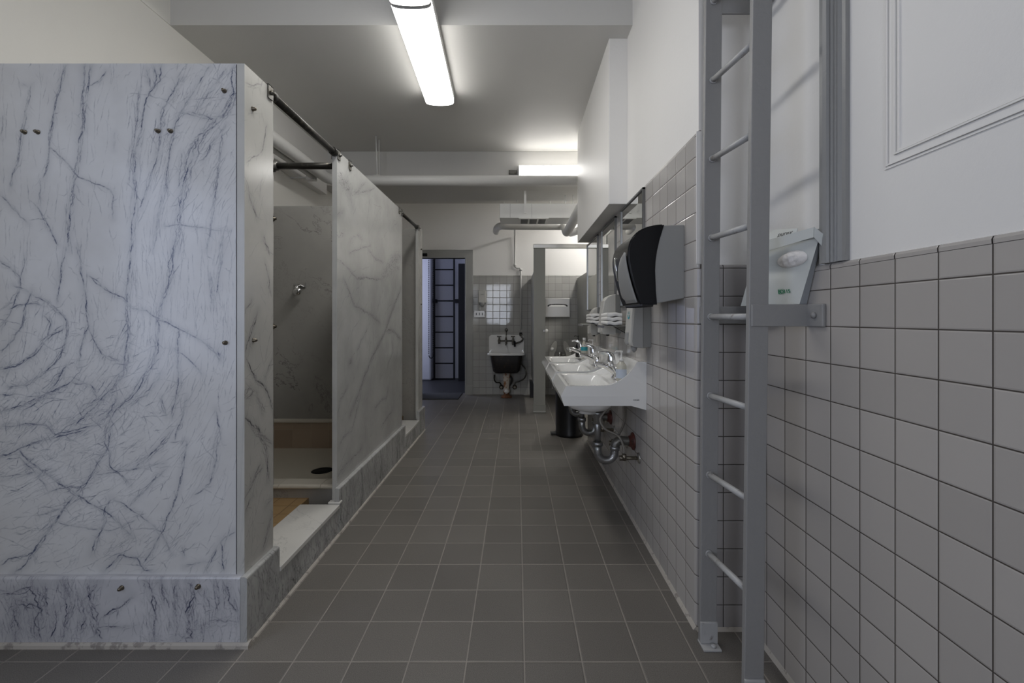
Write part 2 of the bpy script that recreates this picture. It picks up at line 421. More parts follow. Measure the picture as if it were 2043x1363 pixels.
struct(mo.build('trim_4', M['paint']))
# back wall with doorway
bw = MB()
DX0, DX1, DZ = -1.62, -.80, 2.114
bw.box(XL, DX0, DB, DB+.12, 0, ZC); bw.box(DX1, X2, DB, DB+.12, 0, ZC); bw.box(DX0, DX1, DB, DB+.12, DZ, ZC)
wb = struct(bw.build('wall_back', M['paint']))
bt = MB(); bt.box(-.678, X2, DB-.012, DB+.002, 0, 1.832); bt.box(XL, -1.745, DB-.012, DB+.002, 0, 1.832)
struct(bt.build('tile_cladding', M['tile_back'], wb))
struct(MB().prism([(DB+.002, 1.832), (DB-.012, 1.832), (DB-.011, 1.84), (DB-.004, 1.848), (DB+.002, 1.848)], 'x', -.678, X2).build('tile_cap', M['tile_back'], wb))
fr = MB()
fr.prism([(-1.745, 0), (DX0, 0), (DX0, DZ), (DX1, DZ), (DX1, 0), (-.675, 0), (-.675, 2.238), (-1.745, 2.238)], 'y', DB-.025, DB+.125)
dr = struct(fr.build('door_1', M['doorgrey'], None, .006))
fr2 = MB(); fr2.box(-.80, -.675, DB-.032, DB-.02, 0, .14); fr2.box(-.79, -.778, DB-.033, DB-.02, .145, 2.11)
struct(fr2.build('door_stop_bead', M['doorgrey'], dr, .003))
# alcove side wall right of the toilets, strip above
struct(box('wall_alcove', M['paint'], X2, X2+.1, 4.235, DB, 0, ZN))
# base cove of the wash wall / caulk line
cv = MB(); cv.prism([(.684, 0), (.672, 0), (.676, .006), (.684, .014)], 'y', 1.672, 4.24)
cv.prism([(1.672, 0), (1.662, 0), (1.666, .005), (1.672, .012)], 'x', .684, .896)
cv.prism([(.896, 0), (.886, 0), (.890, .005), (.896, .014)], 'y', -3, 1.672)
struct(cv.build('baseboard_right', M['caulk']))
# bulkhead (boxed duct) high on the wash wall
struct(box('trim_5', M['paint'], .584, XR+.002, 2.78, 4.22, 1.91, ZC, None, .003), 'boxed bulkhead high on the wash wall')
# raised reveal on the left wall above the near ceiling level
struct(box('trim_6', M['paint_warm'], XL-.001, XL+.006, -3, 2.655, ZC, ZN), 'upper band of the left wall')
# far room behind the doorway
struct(box('floor_far_room', M['fardark'], -3.1, .3, DB+.12, 8.72, -.1, 0))
struct(box('wall_far_room', M['farwall'], -3.1, .3, 8.64, 8.74, 0, 2.9))
fw = MB(); fw.box(-3.1, -3.0, DB+.12, 8.64, 0, 2.9); fw.box(.2, .3, DB+.12, 8.64, 0, 2.9)
struct(fw.build('wall_far_room_sides', M['farwall']))
struct(box('ceiling_far_room', M['farwall'], -3.1, .3, DB+.12, 8.74, 2.9, 3.0))
struct(box('trim_7', M['farwall'], -1.98, -1.62, 8.30, 8.64, 0, 2.9, None, .03), 'rounded chimney breast in the far room')

# ------------------------------------------------------------------ marble shower enclosure
XS = -.996; XI = -1.023; ZT = 2.12
enc = thing('shower_enclosure', 'long marble shower enclosure with veined slabs along the left wall', 'shower enclosure', (-1.5, 3.1, 0))
enc.location = (0, 0, 0)
CURB_H = .252
# end slab facing the camera, fine grid that carries the vein layout
VE = []
def z1(*pts, w=4, a=1.0): VE.append(([(x/3.408, 100+y_/3.408) for x, y_ in pts], w, a))
def z2(*pts, w=4, a=1.0): VE.append(([(x/3.408, 480+y_/3.408) for x, y_ in pts], w, a))
def z3(*pts, w=4, a=1.0): VE.append(([(x/3.098, 860+y_/3.098) for x, y_ in pts], w, a))
z1((575, 95), (570, 260), (560, 420), (545, 560), (540, 720), (515, 830), (500, 980), (470, 1150), (465, 1363), w=6, a=1.15)
z1((615, 100), (600, 240), (580, 420), (575, 560), w=3); z1((600, 245), (680, 210), (720, 140), w=2, a=.8)
z1((1090, 100), (1075, 210), (1035, 265), (990, 350), (965, 480), (960, 560), (920, 680), (915, 850), (920, 1000), (905, 1200), (890, 1363), w=5, a=1.3)
z1((1045, 100), (1060, 200), (1035, 265), w=4); z1((1000, 130), (1010, 210), (1035, 265), w=4); z1((950, 270), (930, 450), (900, 700), (880, 900), w=3, a=.8)
z1((1225, 190), (1150, 330), (1100, 410), (1090, 560), (1060, 760), (1010, 900), (960, 1080), w=4, a=1.0)
z1((1430, 110), (1340, 230), (1280, 340), (1210, 430), (1190, 520), (1150, 700), (1130, 900), (1075, 1130), (1040, 1363), w=3, a=.9)
z1((1590, 110), (1580, 300), (1540, 420), (1470, 480), (1370, 580), (1310, 720), (1250, 900), (1215, 1100), (1190, 1363), w=8, a=1.25)
z1((1640, 230), (1560, 380), (1500, 470), w=7, a=1.1); z1((1530, 140), (1440, 260), (1340, 400), w=3); z1((1350, 590), (1270, 720), (1230, 900), w=5, a=.9)
z1((1540, 500), (1430, 650), (1380, 760), w=3); z1((1510, 560), (1480, 850), (1430, 1230), (1400, 1363), w=4, a=.8)
z1((445, 100), (415, 230), (385, 330), (360, 480), (340, 600), (335, 700), (325, 800), (300, 880), w=3, a=1.0)
z1((215, 240), (150, 560), (130, 740), (85, 850), (70, 950), w=3, a=.8); z1((20, 440), (10, 600), w=2, a=.6)
z1((0, 980), (90, 1080), (195, 1180), w=3, a=.8); z1((250, 1060), (280, 1130), (400, 1330), w=3, a=.9)
z1((340, 660), (450, 760), (530, 860), (640, 910), (720, 935), (770, 970), (770, 1150), w=2, a=.8)
z1((1210, 430), (1300, 430), (1400, 460), (1480, 480), w=4, a=1.0); z1((1110, 1200), (1210, 1190), (1400, 1215), (1560, 1230), w=1.6, a=.8)
z1((1240, 700), (1220, 820), (1215, 950), w=3, a=.8); z1((1140, 820), (1130, 980), w=2, a=.7)
z1((150, 235), (190, 245), w=2, a=.8); z1((780, 560), (775, 680), w=3, a=.6); z1((280, 880), (270, 1080), w=4, a=.6)
z2((450, 40), (415, 180), (395, 320), (390, 430), w=4); z2((520, 40), (540, 130), (560, 250), (580, 400), (600, 560), (640, 680), (700, 790), w=4, a=1.0)
z2((905, 0), (880, 200), (865, 400), (865, 560), (870, 680), (855, 800), (830, 920), (760, 1010), (680, 1090), (560, 1200), (500, 1250), w=5, a=1.25)
z2((1190, 0), (1165, 130), (1165, 240), (1120, 370), (1075, 520), (1075, 620), (1065, 760), (1050, 820), (980, 930), (900, 1060), (780, 1160), (740, 1250), (720, 1363), w=5, a=1.2)
z2((600, 560), (570, 660), (540, 760), (540, 860), w=3)
z2((600, 240), (690, 310), (770, 370), (840, 390), (880, 460), (1000, 480), (1075, 525), (1200, 590), (1300, 640), (1400, 700), (1470, 770), (1500, 820), w=2.4, a=1.0)
z2((0, 140), (80, 190), (140, 250), (130, 340), (80, 460), (30, 560), (0, 600), w=3, a=1.0); z2((170, 100), (150, 230), (110, 390), w=2, a=.8)
z2((215, 340), (170, 450), (150, 570), (90, 680), (0, 760), w=3, a=1.0)
z2((90, 300), (200, 360), (320, 420), (450, 540), (455, 640), (430, 730), (380, 820), (300, 900), (180, 980), (40, 1000), w=3, a=1.0)
z2((0, 870), (50, 870), (150, 840), (240, 770), (290, 700), (360, 640), (440, 590), w=4, a=1.2); z2((0, 865), (60, 865), w=9, a=1.1); z2((290, 690), (300, 730), w=7, a=1.0)
z2((0, 1160), (150, 1130), (290, 1060), (400, 1010), (500, 960), w=4, a=1.1); z2((50, 460), (150, 440), (240, 430), (300, 450), w=3, a=.9)
z2((300, 500), (350, 560), (330, 660), (280, 720), w=4, a=1.0); z2((1100, 900), (1010, 1030), (880, 1120), w=4, a=1.0)
z2((1215, 600), (1210, 800), (1215, 1000), (1180, 1130), (1170, 1200), w=3, a=1.0); z2((1165, 735), (1230, 760), (1300, 820), (1380, 910), w=2, a=.8)
z2((1520, 0), (1500, 150), (1470, 380), w=2.4, a=.8); z2((1430, 240), (1445, 450), w=3, a=.7); z2((490, 960), (620, 980), (660, 1080), (560, 1150), w=3, a=.9)
z2((1270, 1060), (1240, 1200), (1180, 1363), w=2.4, a=.8); z2((1470, 1150), (1500, 1363), w=3, a=.8); z2((1090, 1060), (1130, 1200), w=2, a=.8)
z2((0, 1050), (100, 1040), w=3, a=.9); z2((0, 1260), (300, 1250), (370, 1330), (650, 1250), w=3, a=1.0); z2((530, 1250), (480, 1230), w=8, a=1.1); z2((1470, 750), (1500, 800), w=5, a=1.1)
z2((640, 700), (720, 790), (830, 830), w=4, a=.8); z2((460, 840), (380, 970), (300, 1060), (150, 1160), w=4, a=1.0); z2((800, 1080), (740, 1170), (660, 1230), w=8, a=1.1)
z2((1010, 880), (960, 950), w=7, a=1.0); z2((1160, 240), (1165, 280), w=4, a=1.0)
z3((0, 160), (80, 130), (170, 90), (330, 40), (520, 0), w=3.4, a=1.2); z3((0, 150), (60, 140), w=8, a=1.1)
z3((110, 120), (200, 200), (340, 300), (460, 390), (620, 480), (700, 530), (780, 620), (815, 650), w=3, a=1.1); z3((110, 150), (210, 240), (290, 350), w=3, a=.9)
z3((680, 0), (670, 100), (610, 180), (570, 260), (510, 350), (460, 400), (400, 470), (340, 560), (290, 620), (250, 690), (150, 830), (90, 880), w=5, a=1.2)
z3((640, 60), (680, 130), (680, 230), (740, 260), (800, 330), w=3); z3((580, 270), (700, 250), (830, 235), (1020, 200), w=2.4, a=.9)
z3((1060, 0), (1000, 80), (900, 180), (840, 230), w=4, a=1.0); z3((1020, 230), (920, 340), (840, 420), (780, 480), w=3.4, a=1.0)
z3((700, 420), (840, 500), (960, 600), (1010, 660), (1060, 760), w=2.4, a=.9); z3((680, 420), (640, 500), (650, 560), (600, 650), (570, 760), w=6, a=1.0)
z3((1150, 60), (1110, 350), (1060, 480), (1000, 620), (940, 740), (880, 820), w=3, a=1.0); z3((1340, 60), (1330, 200), (1290, 330), (1200, 400), w=4, a=.8)
z3((640, 870), (740, 770), (850, 790), (890, 860), (940, 875), w=4, a=1.1); z3((1450, 620), (1370, 680), (1370, 780), (1380, 870), w=4, a=1.0)
z3((1340, 720), (1270, 870), w=3, a=.9); z3((1140, 840), (1240, 810), (1300, 810), w=3, a=.9); z3((0, 830), (60, 790), (200, 760), (240, 690), w=5, a=1.0)
z3((1130, 720), (1135, 780), w=2, a=.8); z3((560, 250), (580, 290), w=6, a=1.0); z3((0, 290), (150, 270), (330, 240), w=3, a=.8); z3((300, 370), (430, 350), (560, 350), w=2.4, a=.8)
z3((650, 490), (680, 520), w=6, a=1.0); z3((240, 530), (380, 470), w=3, a=.8); z3((330, 560), (520, 600), (700, 620), (850, 540), w=2.4, a=.6)
class Veins:
    """vein strength drawn on a fine grid of the slab face (s along the slab, z up), in metres"""
    def __init__(v, s0, s1, z0, z1, step, seed=1):
        v.s0, v.z0 = s0, z0; v.nx = int((s1-s0)/step)+2; v.nz = int((z1-z0)/step)+2
        v.gx = np.linspace(s0, s1, v.nx); v.gz = np.linspace(z0, z1, v.nz); v.hx = v.gx[1]-v.gx[0]; v.hz = v.gz[1]-v.gz[0]
        v.A = np.zeros((v.nz, v.nx)); v.B = np.zeros((v.nz, v.nx)); v.R = np.random.RandomState(seed)
    def splat(v, P_, w_, a_):
        K = 2; fx = (P_[:, 0]-v.s0)/v.hx; fz = (P_[:, 1]-v.z0)/v.hz; ix = np.round(fx).astype(int); iz = np.round(fz).astype(int)
        for dx in range(-K, K+1):
            for dz in range(-K, K+1):
                jx = ix+dx; jz = iz+dz; ok = (jx >= 0) & (jx < v.nx) & (jz >= 0) & (jz < v.nz)
                d2 = ((jx-fx)*v.hx)**2+((jz-fz)*v.hz)**2
                val = a_*np.exp(-d2/(w_*w_))
                np.maximum.at(v.A, (jz[ok], jx[ok]), val[ok])
    def smooth(v, n, scale):
        k = max(2, int(n/scale)+2); c = v.R.uniform(-1, 1, k)
        t = np.linspace(0, k-1.001, n); i_ = t.astype(int); f = t-i_; f = f*f*(3-2*f); return c[i_]*(1-f)+c[np.minimum(i_+1, k-1)]*f
    def line(v, pts, w_, a_, wander=.006, lo=0.0):
        pts = np.array(pts, float); d = np.hypot(*np.diff(pts, axis=0).T); L = np.concatenate([[0], np.cumsum(d)])
        n = max(6, int(L[-1]/(min(v.hx, v.hz)*.6))); t = np.linspace(0, L[-1], n)
        X = np.interp(t, L, pts[:, 0]); Z = np.interp(t, L, pts[:, 1])
        kk = max(3, int(.03/(L[-1]/n+1e-9)))|1; ker = np.hanning(kk+2)[1:-1]; ker /= ker.sum()
        if n > kk*2:
            X = np.convolve(np.pad(X, kk//2, 'edge'), ker, 'valid'); Z = np.convolve(np.pad(Z, kk//2, 'edge'), ker, 'valid')
        st = L[-1]/n
        tx = np.gradient(X); tz = np.gradient(Z); q = np.hypot(tx, tz)+1e-9
        off = v.smooth(n, .05/st)*wander+v.smooth(n, .014/st)*wander*.45+v.smooth(n, .005/st)*wander*.18
        X = X-tz/q*off; Z = Z+tx/q*off
        a = a_*np.clip(.62+.55*v.smooth(n, .03/st)+.25*v.smooth(n, .008/st), lo, 1.3)
        e = np.minimum(1, np.minimum(np.arange(n), np.arange(n)[::-1])*st/.02+.15); a = a*e
        v.splat(np.stack([X, Z], 1), w_*(.8+.5*np.abs(v.smooth(n, .02/st))), a)
        return X, Z
    def vein(v, pts, spread, amp):
        """bundle of strands plus short spurs"""
        pts = np.array(pts, float); L = np.hypot(*np.diff(pts, axis=0).T).sum()
        ns = 3+int(spread*950)
        for k in range(ns):
            o = 0 if k == 0 else v.R.normal(0, spread)
            a0, a1 = (0, 1) if k == 0 else sorted(v.R.uniform(-.1, 1.1, 2))
            if k and a1-a0 < .15: continue
            d = np.hypot(*np.diff(pts, axis=0).T); LL = np.concatenate([[0], np.cumsum(d)]); t = np.linspace(max(0, a0), min(1, a1), 24)*LL[-1]
            X = np.interp(t, LL, pts[:, 0]); Z = np.interp(t, LL, pts[:, 1]); tx = np.gradient(X); tz = np.gradient(Z); q = np.hypot(tx, tz)+1e-9
            pp_ = np.stack([X-tz/q*o, Z+tx/q*o], 1)
            v.line(pp_, .0013 if k else .0018, amp*(1.0 if k == 0 else v.R.uniform(.35, .85)), spread*.9+.002)
        for k in range(int(L/.035)+1):
            t = v.R.uniform(0, 1)*LL[-1]; x = np.interp(t, LL, pts[:, 0]); z = np.interp(t, LL, pts[:, 1])
            t2 = min(LL[-1], t+.02); ang = math.atan2(np.interp(t2, LL, pts[:, 1])-z+1e-6, np.interp(t2, LL, pts[:, 0])-x)+v.R.choice([-1, 1])*v.R.uniform(.15, .7)
            l = v.R.uniform(.01, .05+spread*3); sgn = v.R.choice([-1, 1])
            v.line([(x, z), (x+sgn*l*.5*math.cos(ang), z+sgn*l*.5*math.sin(ang)), (x+sgn*l*math.cos(ang+.2), z+sgn*l*math.sin(ang+.2))], .0012, amp*v.R.uniform(.25, .6), .002)
        # soft halo
        K = 3
        for t in np.linspace(0, LL[-1], max(4, int(LL[-1]/.006))):
            x = np.interp(t, LL, pts[:, 0]); z = np.interp(t, LL, pts[:, 1]); r_ = .010+spread*2
            ix, iz = int((x-v.s0)/v.hx), int((z-v.z0)/v.hz); kx = int(r_*2/v.hx)+1; kz = int(r_*2/v.hz)+1
            xa_, xb_, za_, zb_ = max(0, ix-kx), min(v.nx, ix+kx+1), max(0, iz-kz), min(v.nz, iz+kz+1)
            if xa_ >= xb_ or za_ >= zb_: continue
            g = amp*np.exp(-((v.gx[xa_:xb_][None]-x)**2+(v.gz[za_:zb_][:, None]-z)**2)/r_**2)
            v.B[za_:zb_, xa_:xb_] = np.maximum(v.B[za_:zb_, xa_:xb_], g)
    def streaks(v, n, dirfn, densfn, l0, l1, amp, jit=.15, w_=.0012):
        for _ in range(n):
            x = v.R.uniform(v.gx[0], v.gx[-1]); z = v.R.uniform(v.gz[0], v.gz[-1])
            if v.R.uniform() > densfn(x, z): continue
            l = v.R.uniform(l0, l1); pts = [(x, z)]; sg = v.R.choice([-1, 1]); a0 = v.R.normal(0, jit)
            for k in range(6):
                a = dirfn(x, z)+a0+v.R.normal(0, jit*.5); x += sg*l/6*math.cos(a); z += sg*l/6*math.sin(a); pts.append((x, z))
            v.line(pts, w_, amp*v.R.uniform(.3, 1), .0025)
    def build(v, name, m, place, back, parent):
        """place(s, z) -> front point ; back(s, z) -> rear point"""
        nx, nz = v.nx, v.nz; vs = [place(x, z) for z in v.gz for x in v.gx]
        fs = [(j*nx+i, j*nx+i+1, (j+1)*nx+i+1, (j+1)*nx+i) for j in range(nz-1) for i in range(nx-1)]
        b0 = len(vs)
        for j, i in ((0, 0), (0, nx-1), (nz-1, nx-1), (nz-1, 0)): vs.append(back(v.gx[i], v.gz[j]))
        fs.append((b0+3, b0+2, b0+1, b0))
        fs.append(tuple(range(0, nx))[::-1]+(b0, b0+1)); fs.append(tuple((nz-1)*nx+i for i in range(nx))+(b0+2, b0+3))
        fs.append(tuple(j*nx for j in range(nz))+(b0+3, b0)); fs.append(tuple(j*nx+nx-1 for j in range(nz))[::-1]+(b0+1, b0+2))
        me = bpy.data.meshes.new(name); me.from_pydata(vs, [], fs)
        ca = me.color_attributes.new('vein', 'FLOAT_COLOR', 'POINT'); cc = np.zeros((len(vs), 4), np.float32)
        cc[:nx*nz, 0] = v.A.ravel(); cc[:nx*nz, 1] = v.B.ravel(); cc[:, 3] = 1
        for k, (j, i) in enumerate(((0, 0), (0, nx-1), (nz-1, nx-1), (nz-1, 0))): cc[b0+k, :2] = (v.A[j, i], v.B[j, i])
        ca.data.foreach_set('color', cc.ravel()); me.materials.append(m)
        o = bpy.data.objects.new(name, me); COL.objects.link(o); o.parent = parent; return o
# end slab
K1 = 1.606/F
def e2(p): return ((p[0]-VX)*K1, H+(VY-p[1])*K1)
ve = Veins(XL, XI-.0005, CURB_H, ZT, .00185, 3)
for pts, wd, am in VE: ve.vein([e2(p) for p in pts], wd*.00085, min(1.15, am))
def flow(x, z):
    px, py = VX+x/K1, VY-(z-H)/K1
    # lean up-right in the upper right, turning toward lower left further down
    a = PI/2-.03
    if py < 430: a -= min(1, max(0, (px-230)/240))*.62
    if py > 640: a -= min(1.05, (py-640)/260)*(1-.65*min(1, max(0, (px-230)/200)))
    return a
def dens(x, z):
    px, py = VX+x/K1, VY-(z-H)/K1
    d = .22+.5*max(0, min(1, (px-240)/200))*max(.2, min(1, (1050-py)/500))
    d = max(d, 1.0*math.exp(-((px-130)/200)**2-((py-860)/190)**2), .8*math.exp(-((px-290)/80)**2-((py-600)/200)**2), .9*math.exp(-((px-420)/80)**2-((py-230)/110)**2))
    return d
ve.streaks(2400, flow, dens, .04, .22, .6, .12)
ve.streaks(1600, flow, dens, .015, .06, .7, .5)
def dn(x, z):
    px, py = VX+x/K1, VY-(z-H)/K1
    return min(1, math.exp(-((px-110)/170)**2-((py-850)/160)**2)+.7*math.exp(-((px-230)/80)**2-((py-790)/90)**2)+.5*math.exp(-((px-420)/80)**2-((py-200)/80)**2)+.6*math.exp(-((px-200)/150)**2-((py-1090)/60)**2)+.03)
ve.streaks(4200, lambda x, z: flow(x, z), dn, .015, .06, .8, 1.0)
ve.streaks(1500, lambda x, z: flow(x, z)-.3, dn, .05, .16, .9, .45, .0015)
ve.streaks(700, lambda x, z: flow(x, z)+1.3, dn, .04, .12, .8, .3, .0013)
ve.build('end_slab', M['m_end'], lambda s_, z: (s_, 1.606, z), lambda s_, z: (s_, 1.634, z), enc)
# pilaster beside it, side panels
def slab(name, m, *a, bevel=.0025): return box(name, m, *a, enc, bevel)
def sp_(px, py):
    d = XS*F/(px-VX); return (d, H+(VY-py)*d/F)
def q3(*pts): return [sp_(440+x/3.893, 480+y/3.893) for x, y in pts]
def q2(*pts): return [sp_(440+x/3.893, 150+y/3.893) for x, y in pts]
def q4(*pts): return [sp_(440+x/2.622, 780+y/2.622) for x, y in pts]
place = lambda s_, z: (XS, s_, z); backp = lambda s_, z: (XI, s_, z)
vp = Veins(1.606, 1.795, CURB_H, ZT, .0021, 5)
for pts, sp__, am in ((q3((335, 0), (390, 120)), .006, .9), (q3((345, 150), (370, 260), (385, 390)), .004, .8), (q3((290, 540), (240, 700), (190, 880)), .005, 1.0),
        (q3((185, 890), (230, 1000), (280, 1090), (340, 1130), (380, 1220), (410, 1310)), .004, 1.1), (q3((340, 1080), (410, 900)), .002, .8), (q3((242, 460), (235, 490), (190, 530)), .002, .8),
        (q3((190, 1260), (200, 1170), (230, 1130), (260, 1160), (240, 1230)), .006, .9), (q3((270, 1160), (300, 1250), (330, 1350)), .005, .9), (q2((200, 680), (290, 620), (330, 570), (360, 390)), .0025, .9),
        (q2((190, 780), (230, 960), (285, 1110)), .003, .9), (q2((330, 1250), (370, 1363)), .006, .9), (q2((190, 60), (260, 90), (330, 60)), .003, .6), (q2((330, 780), (300, 920)), .002, .5),
        (q4((130, 130), (180, 200), (270, 280)), .006, 1.0), (q4((150, 520), (210, 380)), .004, .9), (q4((130, 560), (190, 430), (222, 400)), .004, .9), (q4((270, 640), (225, 820)), .004, .9),
        (q4((180, 170), (240, 300), (250, 470)), .005, .9), (q4((130, 650), (160, 560)), .006, .8), (q4((270, 560), (240, 600)), .003, .7), (q4((130, 40), (160, 30), (180, 0)), .007, .9)):
    vp.vein(pts, sp__, am)
vp.streaks(260, lambda x, z: PI/2-.5, lambda x, z: .6 if z < 1.25 else .25, .03, .14, .5, .35); vp.streaks(160, lambda x, z: PI/2+.7, lambda x, z: .6 if z < 1.0 else .15, .02, .08, .5, .4)
vp.build('pilaster', M['m_pil'], place, backp, enc)
vq = Veins(2.433, 3.813, CURB_H-.09, ZT, .0042, 8)
for pts, sp__, am in ((q3((1400, 370), (1320, 580), (1270, 720), (1190, 880), (1110, 1080), (1080, 1180), (1000, 1363)), .009, 1.0), (q3((905, 150), (980, 200), (1060, 300), (1130, 285), (1190, 300), (1250, 300)), .006, .8),
        (q3((1250, 280), (1310, 200), (1400, 120)), .025, .9), (q3((1280, 250), (1330, 160), (1400, 110)), .02, .8), (q3((1270, 270), (1350, 220), (1390, 200)), .02, .7), (q3((960, 310), (1000, 400), (1040, 510), (1100, 540), (1160, 570), (1240, 640)), .006, .8),
        (q3((1000, 100), (1090, 60), (1165, 40)), .004, .8), (q3((1140, 60), (1200, 140), (1260, 170)), .005, .8), (q3((1140, 680), (1060, 850)), .008, .6), (q3((1280, 700), (1340, 700), (1400, 770)), .008, .9),
        (q3((1330, 760), (1340, 860), (1300, 960)), .005, .6), (q3((1200, 1300), (1250, 1240), (1290, 1220), (1300, 1150)), .007, .7), (q3((1000, 950), (1018, 930)), .008, 1.1), (q2((910, 740), (960, 850), (1000, 920), (1020, 1020)), .02, .8),
        (q2((1030, 920), (1150, 900), (1200, 870)), .006, .7), (q2((1040, 920), (1130, 830)), .008, .6), (q2((915, 800), (980, 850), (1010, 900)), .018, .8), (q2((905, 1080), (950, 1065)), .01, .8), (q2((905, 1260), (960, 1240)), .012, .9),
        (q2((1000, 1300), (1060, 1240), (1110, 1280)), .007, .7), (q4((610, 450), (680, 360), (740, 300)), .008, .7), (q4((620, 300), (640, 250), (690, 200), (740, 0)), .006, .6), (q4((840, 190), (880, 130), (900, 100)), .006, .6), (q3((910, 1363), (930, 1240), (990, 1130)), .006, .6)):
    vq.vein(pts, sp__, am)
vq.streaks(420, lambda x, z: 1.0, lambda x, z: .55, .04, .22, .38, .4, .0022)
vq.build('side_panel', M['m_side'], place, backp, enc)
vr = Veins(4.44, 4.63, CURB_H-.09, ZT, .004, 11)
vr.streaks(200, lambda x, z: PI/2-.4, lambda x, z: .8, .03, .2, .9, .4, .0022)
vr.build('pilaster', M['m_pil'], place, backp, enc)
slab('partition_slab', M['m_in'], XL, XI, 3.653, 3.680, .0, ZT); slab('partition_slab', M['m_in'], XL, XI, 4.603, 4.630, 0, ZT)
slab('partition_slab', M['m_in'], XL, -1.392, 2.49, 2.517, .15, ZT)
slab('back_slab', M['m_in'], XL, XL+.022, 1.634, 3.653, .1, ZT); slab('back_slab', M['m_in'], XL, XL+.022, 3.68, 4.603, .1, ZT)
# curbs and sills
def curb(y0, y1, m, z=CURB_H):
    r = .009; a = [(-.974-r+r*math.cos(t), z-r+r*math.sin(t)) for t in [i*PI/2/5 for i in range(6)]]
    return MB().prism([(-.998, 0), (-.974, 0)]+a+[(-.998, z)], 'y', y0, y1).build('curb', m, enc)
def side_curb(y0, y1, z1c, xf, seed, name='curb', round_=True, dk=1.0):
    c = Veins(y0, y1, 0, z1c, .0032, seed); L_ = y1-y0
    for k in range(max(2, int(L_/.11))):
        a_ = c.R.uniform(y0, y1); c.vein([(a_, z1c), (a_+c.R.uniform(-.03, .03), z1c*.6), (a_+c.R.uniform(-.05, .05), z1c*.3), (a_+c.R.uniform(-.06, .06), 0)], c.R.choice([.004, .008, .022]), dk*c.R.uniform(.7, 1.2))
    c.streaks(int(650*L_), lambda x, z: PI/2+.15, lambda x, z: .7, .03, .14, .85, .3, .0018)
    c.streaks(int(900*L_), lambda x, z: .2, lambda x, z: max(0, 1-z/.07), .02, .08, .9, .6, .002)
    def pf(s_, z):
        r_ = .009
        if round_ and z > z1c-r_: t = (z-(z1c-r_))/r_; return (xf-r_*(1-math.sqrt(max(0, 1-t*t))), s_, z)
        return (xf, s_, z)
    return c.build(name, M['m_curb'], pf, lambda s_, z: (xf-.024, s_, z), enc)
side_curb(1.585, 1.804, CURB_H, -.974, 31, dk=.6); side_curb(2.41, 3.843, CURB_H, -.974, 32); side_curb(4.39, 4.66, CURB_H, -.974, 33)
K2 = 1.585/F
def z5(*pts): return [((x/3.098-VX)*K2, H+(VY-860-y_/3.098)*K2) for x, y_ in pts]
vc = Veins(XL, -.999, 0, CURB_H, .0021, 21)
for pts, sp__, am in ((z5((210, 950), (240, 1080), (230, 1200)), .014, 1.1), (z5((380, 930), (410, 1000), (430, 1080), (410, 1180), (400, 1290)), .010, 1.2), (z5((570, 940), (550, 1030), (580, 1100), (600, 1180), (610, 1290)), .010, 1.2),
        (z5((620, 930), (560, 1010)), .008, 1.1), (z5((620, 1150), (750, 1080), (820, 1020)), .004, .9), (z5((900, 925), (940, 1010), (960, 1200), (955, 1290)), .004, 1.1), (z5((990, 925), (1030, 1080)), .006, 1.0), (z5((1085, 930), (1080, 1130), (1090, 1290)), .005, 1.0),
        (z5((1175, 930), (1190, 1030), (1170, 1130), (1180, 1290)), .010, 1.2), (z5((1270, 1000), (1310, 1110)), .006, 1.0), (z5((1330, 930), (1350, 1060), (1340, 1130)), .007, 1.0), (z5((1390, 930), (1420, 1050), (1480, 1130)), .006, 1.0),
        (z5((1100, 1280), (1300, 1190), (1480, 1160)), .010, .8), (z5((0, 1010), (150, 980), (200, 950)), .006, 1.0), (z5((90, 1070), (180, 1080), (280, 1080)), .012, 1.1), (z5((270, 960), (275, 1100)), .008, 1.2), (z5((350, 1090), (320, 1290)), .007, 1.1),
        (z5((500, 1050), (520, 1150), (500, 1250)), .010, 1.0), (z5((100, 1080), (95, 1290)), .010, 1.0), (z5((190, 1150), (250, 1290)), .010, 1.0), (z5((-200, 960), (-180, 1290)), .02, 1.0), (z5((620, 1220), (850, 1210)), .003, .7)):
    vc.vein(pts, sp__, am)
vc.streaks(1100, lambda x, z: PI/2+.1, lambda x, z: .15 if -1.52 < x < -1.36 else .8, .02, .10, .8, .25); vc.streaks(800, lambda x, z: .5, lambda x, z: .1 if -1.52 < x < -1.36 else .7, .015, .05, .7, .8)
def cprof(s_, z):      # rounded top edge
    r_ = .009
    if z > CURB_H-r_: t = (z-(CURB_H-r_))/r_; return (s_, 1.585+r_*(1-math.sqrt(max(0, 1-t*t))), z)
    return (s_, 1.585, z)
vc.build('curb', M['m_curb2'], cprof, lambda s_, z: (s_, 1.63, z), enc)
for y0, y1 in ((1.804, 2.41), (3.843, 4.39)):
    box('sill', M['m_sill'], -1.189, -.970, y0+.001, y1-.001, .146, .166, enc, .002)
    side_curb(y0+.001, y1-.001, .146, -.977, 40+int(y0), 'sill_riser', False, .8)
box('plinth_foot', M['m_sill'], -1.035, -.968, 2.405, 2.44, .166, .178, enc, .003)
# mortar strip at the floor
ms = MB(); ms.prism([(-.985, 0), (-.964, 0), (-.966, .006), (-.972, .010), (-.985, .012)], 'y', 1.575, 4.66)
ms.prism([(1.60, 0), (1.574, 0), (1.576, .012), (1.582, .018), (1.60, .02)], 'x', XL, -.964)
ms.build('floor_bead', M['caulk'], enc)
box('slab_seam', M['seam'], -1.0256, -1.0238, 1.6048, 1.62, CURB_H, ZT-.004, enc)
